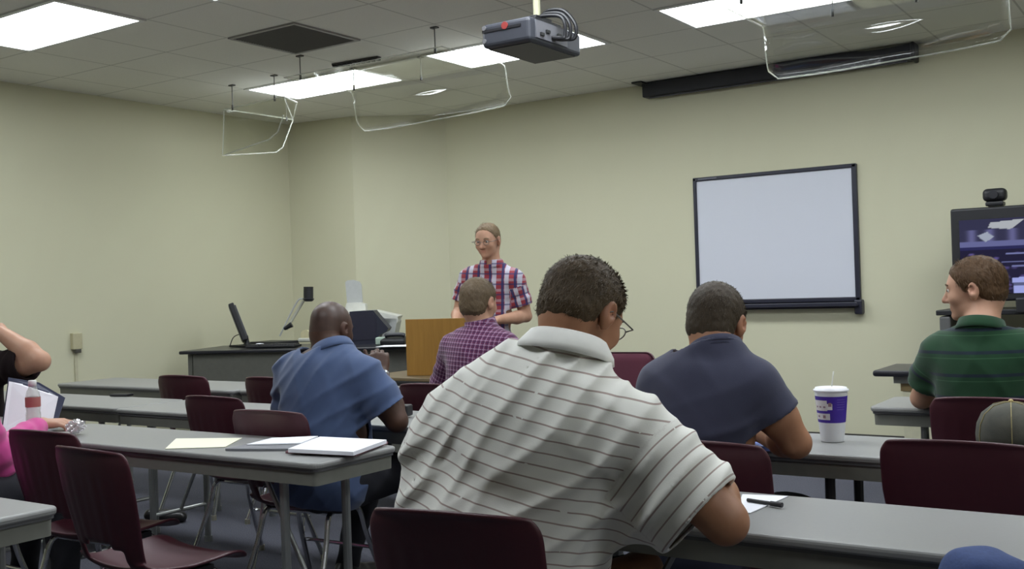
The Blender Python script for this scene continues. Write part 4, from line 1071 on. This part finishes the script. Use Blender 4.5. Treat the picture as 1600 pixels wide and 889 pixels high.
    for a_ in ('AL', 'AR'):
        ft = nrm(J.get('F' + a_[1], fwd * np.array([1, 1, 0]))); A0 = J[a_]; Fs = Field(A0 - .24, A0 + .24, .006)
        dz = np.array([0, 0, 1.0])
        Fs.add(('cap', A0 - dz * .035 - ft * .03, .042, A0 - dz * .052 + ft * .06, .040), .02); Fs.add(('cap', A0 - dz * .055 + ft * .06, .042, A0 - dz * .062 + ft * .165, .034), .03); Fs.add(('cap', A0, .048, A0 - dz * .04, .048), .02)
        q_, Pg = Fs.sl(Fs.lo, Fs.lo + Fs.h * Fs.n); Pg = Pg[:Fs.D.shape[0], :Fs.D.shape[1], :Fs.D.shape[2]]
        Fs.D = np.maximum(Fs.D, (A0[2] - .092) - Pg[..., 2]); v_, f_ = nets(Fs.D, Fs.lo, Fs.h)
        if len(f_): mk('shoe', v_, f_, M_SHOE, body, None, 2)
    return body

def seated(P, face2, spread=.13, knee=.44, kz=.53, back=0.02, feet=.1):
    """knee and ankle points for someone seated at P facing the floor direction face2"""
    f_ = nrm([face2[0], face2[1], 0]); r_ = np.array([f_[1], -f_[0], 0]); P = np.array(P, float); d = {}
    for s, k_, a_ in ((-1, 'KL', 'AL'), (1, 'KR', 'AR')):
        K = P + f_ * knee + r_ * s * spread; K[2] = kz; d[k_] = K; A0 = K - f_ * back + r_ * s * .02; A0[2] = .10; d[a_] = A0
    return d

# --- man in white striped polo (nearest)
P = at(768, 945, 2.42); P[2] = .57
J = dict(P=P, N=at(882, 558, 2.36), SL=at(722, 650, 2.46), SR=at(992, 680, 2.24), EL=at(700, 790, 2.62), WL=at(830, 760, 2.85), ER=at(1133, 815, 2.15), WR=at(1082, 708, 2.44),
         H=at(910, 490, 2.42), face=(.14, .86, -.52), headup=(.10, .5, .85))
J.update(seated(P, (.1, 1), kz=.56))
person('large man from behind in a white polo with thin brown stripes, bent over a table', J, C_WHITE, C_DARKTR, SK_W, H_BROWN, h=.0055, girth=1.30, head_s=1.03, arm=1.16, nape=.035,
       sleeve=.83, sleeve_r=(.092, .088), nstr=9000, slen=.012, hair_th=.010, glasses=True, loose=.02, belly=.05, cloth_rot=-.10, extra=[('cap', at(950, 770, 2.36), .10, at(1050, 800, 2.22), .085), ('cap', at(700, 700, 2.48), .11, at(690, 860, 2.48), .12)],
       folds=[(-32, .3, .013, 62), (-24, 1.1, .010, 95), (70, .6, .004, 40)], collar=(plain('white_knit_plain', (.80, .79, .75), .85), .076, .110, .030), hands={'R': dict(curl=.9, up=(.1, -.2, .9), dir=(-.85, .5, -.05)), 'L': dict(curl=.6)})

# --- man in the navy t-shirt
P = at(1085, 845, 3.14); P[2] = .56
J = dict(P=P, N=at(1118, 543, 3.15), SL=at(1032, 603, 3.24), SR=at(1185, 605, 3.08), EL=at(1010, 720, 3.35), WL=at(1100, 690, 3.50), ER=at(1243, 692, 3.08), WR=at(1192, 678, 3.34),
         H=at(1119, 505, 3.22), face=(-.05, .93, -.30), headup=(.05, .3, .95))
J.update(seated(P, (.05, 1)))
person('man seen from behind in a plain navy t-shirt, leaning on the table by the cup', J, C_NAVY, C_DARKTR, SK_W, H_DARK, h=.0055, girth=1.06, head_s=1.02, arm=1.12, neck_up=-.004, nape=.012, sleeve=.50, sleeve_r=(.070, .076), nstr=4000, slen=.010, hair_th=.007,
       folds=[(-60, .4, .005), (40, 1.0, .004, 45)], collar=(C_NAVY, .070, .078, .010), hands={'R': dict(curl=1.0, up=(0, -.2, .9), dir=(-.75, .45, .1)), 'L': dict(curl=.6)})

# --- bald man in the blue shirt
P = at(500, 752, 4.28); P[2] = .56
J = dict(P=P, N=at(520, 548, 4.30), SL=at(456, 584, 4.42), SR=at(570, 588, 4.20), EL=at(452, 665, 4.60), WL=at(530, 655, 4.80), ER=at(620, 658, 4.20), WR=at(594, 584, 4.34),
         H=at(518, 514, 4.37), face=(-.05, .95, -.22), headup=(.0, .22, .97))
J.update(seated(P, (.05, 1), spread=.15, back=.14))
bl = person('bald man seen from behind in a blue button shirt, one hand raised to his chin', J, C_BLUE, C_DARKTR, SK_D, H_STUB, h=.0055, girth=1.2, head_s=.96, arm=1.1, neck_up=.004, untuck=.12, sleeve=.72, sleeve_r=(.080, .088), nstr=0, stubble=True, hair_th=.0012, hairline=.055, belly=.03,
       folds=[(-48, .2, .010, 60), (-38, .9, .007, 90), (25, .5, .004)], collar=(C_BLUE, .070, .092, .026), hands={'R': dict(curl=1.15, dir=(-.25, .25, .85), up=(.5, -.75, .1), thumb=(.5, -.1)), 'L': dict(curl=.6)})
w_ = J['WR']; d_ = nrm(J['WR'] - J['ER'])
bm = B(); tube(bm, [w_ - d_ * .022, w_ - d_ * .012, w_ - d_ * .002], [.035, .037, .034], 16); link('wristwatch', bm, plain('watch_silver', (.75, .75, .78), .2, .8), bl, True)

# --- man in the purple plaid shirt
P = at(740, 720, 5.35); P[2] = .57
J = dict(P=P, N=at(752, 512, 5.38), SL=at(706, 543, 5.50), SR=at(793, 541, 5.26), EL=at(690, 600, 5.6), WL=at(740, 600, 5.8), ER=at(815, 600, 5.4), WR=at(770, 600, 5.65),
         H=at(748, 472, 5.40), face=(.0, .96, -.15), headup=(0, .15, .98))
J.update(seated(P, (0, 1)))
person('man seen from behind in a purple plaid shirt, seated before the lectern', J, C_PURP, C_KHAKI, SK_L, H_MOUSE, h=.0065, girth=1.02, head_s=1.02, long_sleeve=True, sleeve_r=(.066, .060), nstr=2500, slen=.014, collar=(C_PURP, .068, .084, .024), hands={'R': dict(curl=.6), 'L': dict(curl=.6)})

# --- standing man
fx = nrm([-.15, -1, 0]); rx = np.array([fx[1], -fx[0], 0])
Hs = at(762, 376, 7.2)
P = at(770, 575, 7.3)
J = dict(P=P, N=at(768, 412, 7.24), SL=at(806, 437, 7.22), SR=at(731, 434, 7.30), EL=at(822, 494, 7.25), WL=at(776, 500, 7.02), ER=at(717, 487, 7.32), WR=at(712, 503, 7.08),
         H=Hs, face=(.17, -.96, -.20), headup=(.03, -.19, .98))
J['KR'] = np.array([P[0] - .10, P[1], .50]); J['KL'] = np.array([P[0] + .10, P[1] - .02, .50]); J['AR'] = np.array([P[0] - .12, P[1] + .02, .10]); J['AL'] = np.array([P[0] + .12, P[1] + .02, .10])
person('man with glasses standing behind the lectern in a red, white and blue plaid shirt', J, C_RWB, C_KHAKI, SK_L, H_SANDY, h=.006, girth=.98, head_s=1.0, sleeve=.70, sleeve_r=(.066, .074), nstr=2500, slen=.016, glasses=True, hairline=.030, neck_up=.002, hair_th=.0055, nape=.04,
       collar=(C_RWB, .066, .088, .028), hands={'R': dict(curl=.5, up=(0, 0, 1), side=1, dir=(0, -1, 0)), 'L': dict(curl=.5, up=(0, 0, 1), side=-1, dir=(-.6, -.8, 0))}, untuck=.08)

# --- man in green
P = at(1545, 680, 4.02); P[2] = .56
J = dict(P=P, N=at(1533, 512, 4.02), SL=at(1468, 552, 4.16), SR=at(1607, 552, 3.96), EL=at(1440, 622, 4.28), WL=at(1490, 612, 4.52), ER=at(1650, 625, 4.05), WR=at(1600, 615, 4.35),
         H=at(1523, 452, 4.08), face=(-.99, .0, -.10), headup=(-.10, .0, 1))
J.update(seated(P, (-.2, 1)))
person('man in a dark green striped polo shirt, his head turned left in profile', J, C_GREEN, C_DARKTR, SK_L, H_AUBURN, h=.0055, girth=1.05, head_s=1.04, arm=1.05, sleeve=.70, sleeve_r=(.076, .084), nstr=4000, slen=.018, hair_th=.010, nape=.03, neck_up=.006,
       collar=(C_GREEN, .070, .090, .026), hands={'R': dict(curl=.6), 'L': dict(curl=.6)})

# --- person in black at the left edge, elbow raised
P = at(-40, 700, 5.35); P[2] = .57
J = dict(P=P, N=at(-45, 545, 5.42), SL=at(-95, 575, 5.55), SR=at(0, 575, 5.32), EL=at(-130, 650, 5.5), WL=at(-60, 640, 5.6), ER=at(62, 564, 5.18), WR=at(2, 520, 5.28),
         H=at(-52, 500, 5.42), face=(.0, .97, -.1), headup=(0, .1, 1))
J.update(seated(P, (0, 1)))
person('person in a black t-shirt at the left edge, elbow raised, hand to head', J, C_BLACK, C_DARKTR, SK_L, H_BLACKH, h=.006, girth=1.05, arm=1.25, sleeve=.72, sleeve_r=(.085, .088), nstr=1500, hands={'R': dict(curl=.5, up=(.3, -.6, .5), dir=(-1, .2, .3)), 'L': dict(curl=.6)})

# --- person with the pink sleeve at the left edge
P = at(-95, 830, 4.0); P[2] = .57
J = dict(P=P, N=at(-100, 590, 4.05), SL=at(-180, 640, 4.15), SR=at(-38, 640, 3.98), EL=at(-200, 730, 4.2), WL=at(-120, 700, 4.5), ER=at(-6, 708, 4.08), WR=at(66, 662, 4.52),
         H=at(-105, 540, 4.1), face=(.2, .95, -.2), headup=(0, .2, 1))
J.update(seated(P, (0, 1)))
person('person in a bright pink long sleeve reaching over the table at the left edge', J, C_PINK, C_DARKTR, SK_L, H_BROWN, h=.0055, girth=.95, long_sleeve=True, sleeve_r=(.066, .058), nstr=0, hands={'R': dict(curl=.45, up=(0, -.2, .95), dir=(.72, .62, .02)), 'L': dict(curl=.6)})

# --- person in jeans at the lower right corner
P = at(2010, 1000, 1.62); P[2] = .58
J = dict(P=P, N=P + np.array([.02, -.02, .55]), SL=P + np.array([-.18, 0, .47]), SR=P + np.array([.2, 0, .47]), EL=P + np.array([-.26, .05, .2]), WL=P + np.array([-.12, .22, .10]), ER=P + np.array([.28, .05, .2]), WR=P + np.array([.18, .25, .12]),
         H=P + np.array([.02, .03, .72]), face=(0, 1, -.1), headup=(0, .1, 1))
J['KL'] = at(1535, 925, 1.86); J['AL'] = J['KL'] + np.array([.36, -.05, -.16]); J['KR'] = P + np.array([.12, .42, -.06]); J['AR'] = J['KR'] + np.array([0, 0, -.41])
person('person at the lower right corner of whom only a knee in blue jeans shows', J, C_NAVY, C_JEANS, SK_L, H_DARK, h=.007, nstr=0, waist=.35, hands={'R': dict(curl=.5), 'L': dict(curl=.5)})

# ------------------------------------------------------------------ things on the tables
ZT = .741
def stack(name, quad, th, mat, label, z=ZT, cat='paper', group=None, cover=None):
    """flat block whose top outline is seen at the given photograph corners"""
    P_ = [onz(*q, z + th) for q in quad]; bm = B()
    a_ = [bm.verts.new((p[0], p[1], z)) for p in P_]; b_ = [bm.verts.new((p[0], p[1], z + th)) for p in P_]
    bm.faces.new(a_); bm.faces.new(b_)
    for k in range(len(P_)): bm.faces.new((a_[k], a_[(k + 1) % len(P_)], b_[(k + 1) % len(P_)], b_[k]))
    o = link(name, bm, mat); tag(o, label, cat, group); return o
stack('paper_sheet', [(258, 701), (275, 685), (378, 684), (352, 698)], .002, M_PAPER2, 'cream sheet of paper at the table edge, left of the notebooks')
stack('notebook', [(352, 701), (402, 690), (500, 683), (470, 701)], .008, plain('grey_cover', (.20, .20, .22), .6), 'closed grey notebook under the papers on the paper-strewn table', cat='notebook')
stack('paper_sheet', [(385, 694), (425, 684), (497, 681), (470, 692)], .004, M_PAPER, 'white papers lying on the grey notebook', z=.750)
stack('folder', [(446, 705), (500, 685), (606, 690), (556, 710)], .007, plain('maroon_folder', (.22, .10, .12), .6), 'folder with a reddish edge under the thick white paper stack', cat='folder')
stack('paper_stack', [(450, 701), (500, 682), (604, 687), (552, 706)], .013, M_PAPER, 'thick white stack of paper at the right end of the paper-strewn table', z=.749, cat='paper stack')
stack('paper_sheet', [(1150, 800), (1160, 772), (1231, 775), (1172, 801)], .002, M_PAPER, 'white sheet by the elbow of the man in the striped polo')
a_, b_ = onz(1168, 781, .748), onz(1221, 789, .748)
o = empty('pen', ((a_ + b_) / 2), 0, 'black pen lying across the white sheet on the near table', 'pen'); c_ = V((a_ + b_) / 2)
bm = B(); tube(bm, [V(a_) - c_, V(b_) - c_], .0045, 10); link('barrel', bm, M_BLACK, o)
bm = B(); dd_ = (V(b_) - V(a_)).normalized(); tube(bm, [V(b_) - c_ - dd_ * .03, V(b_) - c_ + dd_ * .002], .0062, 10); link('cap', bm, M_BLACK2, o)
o = stack('notebook', [(1140, 697), (1160, 684), (1210, 683), (1216, 697)], .016, plain('blue_cover', (.16, .24, .62), .5), 'blue notebook under the hand of the man in the navy t-shirt', cat='notebook')
stack('paper_sheet', [(1170, 688), (1190, 672), (1203, 674), (1212, 690)], .003, M_PAPER, 'white page on the blue notebook', z=.7575)
a_, b_ = onz(1166, 683, .775), onz(1186, 676, .79)
bm = B(); tube(bm, [V(a_), V(b_)], .007, 8); tag(link('pen', bm, M_BLACK), 'black pen in the hand of the man in the navy t-shirt', 'pen')

# cup
cb = onz(1301, 689, ZT); dist = (cb - CAM) @ RCAM[2]; hC = at(1300, 604, dist)[2] - ZT
rt, rb_ = 25.5 / FPX * dist, 17.5 / FPX * dist
o = empty('foam_cup', (cb[0], cb[1], ZT), 0, 'tall white foam cup with a purple printed band on the table', 'cup')
t = NT('cup_purple'); M_CP = t.bsdf(t.mix(t.noise(30, 2, t.coord()), (.035, .010, .25), (.06, .016, .36)), .5)
bm = B(); lathe(bm, [(rb_, 0), (rb_ * 1.01, .004), (rt * .97, hC * .9), (rt * .99, hC * .93)], 40); link('cup_body', bm, plain('foam', (.74, .74, .76), .6, var=.02), o, True)
rad = lambda f_: rb_ + (rt * .97 - rb_) * (f_ / .9)
bm = B(); lathe(bm, [(rad(.36) + .0008, hC * .36), (rad(.84) + .0008, hC * .84)], 40, cap=False); band = link('printed_band', bm, M_CP, o, True)
bm = B(); lathe(bm, [(rt * .99, hC * .92), (rt * 1.05, hC * .925), (rt * 1.05, hC * .955), (rt * .96, hC * .965), (rt * .94, hC * .99), (rt * .6, hC), (.01, hC)], 40); link('lid', bm, plain('lid_white', (.82, .82, .86), .4), o, True)
tocam = math.atan2(-cb[1], -cb[0])
def patch(bm, a0, a1, f0, f1, ex=.0016, n_=8):
    vs = []
    for k in range(n_ + 1):
        a_ = tocam + a0 + (a1 - a0) * k / n_; vs.append((bm.verts.new(((rad(f0) + ex) * math.cos(a_), (rad(f0) + ex) * math.sin(a_), hC * f0)), bm.verts.new(((rad(f1) + ex) * math.cos(a_), (rad(f1) + ex) * math.sin(a_), hC * f1))))
    for p, q in zip(vs, vs[1:]): bm.faces.new((p[0], q[0], q[1], p[1]))
bm = B(); patch(bm, -1.35, -.28, .58, .77); patch(bm, -1.3, -.12, .415, .53); patch(bm, -.28, .05, .60, .71); link('printed_letters', bm, plain('print_cream', (.70, .66, .66), .6), band)
bm = B()
for a0 in (-1.15, -.85, -.55): patch(bm, a0, a0 + .16, .635, .665, .0022, 3)
patch(bm, -.20, .0, .66, .73, .0022, 3); patch(bm, -1.1, -.9, .46, .49, .0022, 3); patch(bm, -.62, -.42, .445, .50, .0022, 3); link('letter_shading', bm, plain('print_brown', (.30, .18, .22), .6), band)
bm = B()
for k in range(5): patch(bm, .35, .95 + .05 * (k % 2), .60 + .045 * k, .605 + .045 * k, .002, 6)
link('fine_print', bm, plain('print_lilac', (.22, .16, .55), .6), band)
bm = B(); tube(bm, [(0, .01, hC), (.006, .016, hC + .05)], .0022, 8); link('straw', bm, plain('straw_clear', (.66, .66, .60), .4), o, True)

# baseball cap on the table behind the right-hand chair
cc_ = onz(1578, 712, ZT); 
o = empty('baseball_cap', (cc_[0], cc_[1] + .05, ZT), math.radians(200), 'faded grey-olive baseball cap resting behind the chair at the right', 'cap')
t = NT('cap_cloth'); M_CAP = t.bsdf(t.mix(t.noise(22, 4, t.coord()), (.035, .038, .036), (.11, .105, .08)), .95, 0, weave(t), .4, .001)
bm = B(); prof = [(.100, .0), (.101, .03), (.097, .07), (.083, .11), (.055, .14), (.02, .152), (.001, .153)]; lathe(bm, prof, 36, Matrix.Translation((0, 0, .035)) @ Matrix.Diagonal((1, 1.12, .78, 1)), False)
cr = link('crown', bm, M_CAP, o, True); md = cr.modifiers.new('t', 'SOLIDIFY'); md.thickness = .003
bm = B()
for k in range(6):
    a_ = PI * k / 3 + .3; tube(bm, [(r_ * math.cos(a_) * 1.01, r_ * 1.12 * math.sin(a_) * 1.01, z_ * .78 + .036) for r_, z_ in prof], .0016, 6)
link('seam', bm, plain('seam_tan', (.30, .25, .12), .8), o)
bm = B(); bmesh.ops.create_uvsphere(bm, u_segments=12, v_segments=8, radius=.008, matrix=Matrix.Translation((0, 0, .156))); link('button', bm, plain('button_tan', (.38, .30, .13), .7), o, True)
bm = B(); rr = []
for j, q_ in enumerate((0, .5, 1)):
    rr.append([bm.verts.new(((.095 + q_ * .06 * math.cos(a_ * .9)) * math.sin(a_), .112 * math.cos(a_) + q_ * .075 * math.cos(a_), .037 - .02 * q_ - .012 * abs(math.sin(a_)) * q_)) for a_ in np.linspace(-1.1, 1.1, 17)])
for a_, b_ in zip(rr, rr[1:]):
    for k in range(16): bm.faces.new((a_[k], a_[k + 1], b_[k + 1], b_[k]))
vz = link('visor', bm, M_CAP, o, True); md = vz.modifiers.new('t', 'SOLIDIFY'); md.thickness = .004
bm = B(); tube(bm, [(.0, 0, 0), (0, 0, .034)], [.08, .09], 24); link('crown_lining', bm, plain('lining', (.05, .05, .05), .9), o)

# binder standing open at the left, bottle and wrapper
bA = onz(48, 672, ZT); db = (bA - CAM) @ RCAM[2]
o = empty('binder', (bA[0], bA[1], ZT), 0, 'open navy binder with white pages propped up at the left', 'binder')
g = lambda px, py, dd=0: V(at(px, py, db + dd)) - V(bA[0], bA[1], ZT)
bm = B(); q = [g(0, 660, -.05), g(86, 662, .05), g(101, 622, .12), g(60, 598, .12), g(12, 590, .05)]; q[0].z = q[1].z = .002; sheet(bm, [p + V(RCAM[2]) * .006 for p in q], .006); link('cover', bm, plain('navy_cover', (.015, .02, .06), .5), o)
bm = B(); q = [g(3, 658, -.05), g(80, 658, .04), g(91, 620, .11), g(56, 604, .11), g(14, 596, .04)]; q[0].z = q[1].z = .004; sheet(bm, q, .004); link('page', bm, M_PAPER, o)
bA = onz(53, 676, ZT); db = (bA - CAM) @ RCAM[2]; hb = at(50, 595, db)[2] - ZT
o = empty('drink_bottle', (bA[0], bA[1], ZT), 0, 'clear plastic bottle with a red label and white cap at the left', 'bottle')
t = NT('bottle_plastic'); tr = t.n('ShaderNodeBsdfTransparent'); tr.inputs[0].default_value = (.88, .9, .88, 1); p = t.n('ShaderNodeBsdfPrincipled'); p.inputs['Base Color'].default_value = (.8, .82, .78, 1); p.inputs['Roughness'].default_value = .1
mx = t.n('ShaderNodeMixShader'); mx.inputs[0].default_value = .3; t.l(tr.outputs[0], mx.inputs[1]); t.l(p.outputs[0], mx.inputs[2]); t.l(mx.outputs[0], t.out.inputs[0])
r0 = .030
bm = B(); lathe(bm, [(r0 * .9, 0), (r0, .01), (r0, hb * .35), (r0 * .93, hb * .42), (r0, hb * .5), (r0, hb * .68), (r0 * .8, hb * .8), (r0 * .45, hb * .9), (r0 * .42, hb * .93)], 28); link('bottle_body', bm, t.m, o, True)
bm = B(); lathe(bm, [(r0 + .0006, hb * .50), (r0 + .001, hb * .52), (r0 + .001, hb * .67), (r0 + .0004, hb * .69)], 28, cap=False); link('label', bm, plain('label_red', (.38, .12, .11), .5), o, True)
bm = B(); lathe(bm, [(r0 * .55, hb * .9), (r0 * .55, hb), (r0 * .5, hb * 1.01)], 20); link('cap', bm, plain('cap_white', (.8, .8, .8), .4), o, True)
wA = onz(118, 668, ZT + .03)
bm = B(); bmesh.ops.create_icosphere(bm, subdivisions=4, radius=1)
for v_ in bm.verts:
    c_ = v_.co.copy(); n_ = .22 * math.sin(c_.x * 9 + c_.y * 5) * math.sin(c_.z * 8 + c_.x * 4) + .10 * math.sin(c_.y * 21 + c_.z * 17)
    v_.co = Vector((c_.x * .055, c_.y * .035, c_.z * .028)) * (1 + n_)
bmesh.ops.transform(bm, matrix=Matrix.Translation(V(wA[0], wA[1], ZT + .034)) @ Matrix.Rotation(-.5, 4, 'Z'), verts=bm.verts)
t = NT('crinkled_film'); tr = t.n('ShaderNodeBsdfTransparent'); gl2 = t.n('ShaderNodeBsdfPrincipled'); gl2.inputs['Base Color'].default_value = (.72, .70, .72, 1); gl2.inputs['Metallic'].default_value = .7; gl2.inputs['Roughness'].default_value = .15
mx = t.n('ShaderNodeMixShader'); mx.inputs[0].default_value = .65; t.l(tr.outputs[0], mx.inputs[1]); t.l(gl2.outputs[0], mx.inputs[2]); t.l(mx.outputs[0], t.out.inputs[0])
tag(link('food_wrapper', bm, t.m), 'crumpled shiny clear wrapper under the fingers of the pink-sleeved person', 'wrapper')
# small dark things on the second-row table and a shoe
a_ = onz(190, 619, ZT); 
bm = B(); box(bm, (a_[0], a_[1], ZT + .008), (.12, .06, .014), Matrix.Rotation(.3, 3, 'Z'), .004); tag(link('mobile_phone', bm, M_BLACK), 'small black phone lying on the bare table at the left', 'phone')
a_ = onz(625, 652, ZT); 
bm = B(); box(bm, (a_[0], a_[1], ZT + .03), (.10, .07, .05), Matrix.Rotation(.3, 3, 'Z'), .008); tag(link('calculator_case', bm, M_BLACK), 'small black case on the table right of the man in blue', 'case')
sp_ = onz(252, 817, .0)
A0 = np.array([sp_[0], sp_[1], .085]); ft = nrm([.75, .5, 0])
Fs = Field(A0 - .24, A0 + .24, .006); dz = np.array([0, 0, 1.0])
Fs.add(('cap', A0 - dz * .04 - ft * .06, .038, A0 - dz * .05 + ft * .03, .036), .02); Fs.add(('cap', A0 - dz * .05 + ft * .03, .036, A0 - dz * .055 + ft * .12, .030), .03)
q_, Pg = Fs.sl(Fs.lo, Fs.lo + Fs.h * Fs.n); Pg = Pg[:Fs.D.shape[0], :Fs.D.shape[1], :Fs.D.shape[2]]; Fs.D = np.maximum(Fs.D, .002 - Pg[..., 2])
v_, f_ = nets(Fs.D, Fs.lo, Fs.h); tag(mk('black_shoe', v_, f_, M_SHOE, None, None, 2), 'black shoe on the carpet beyond the empty chair at the lower left', 'shoe')
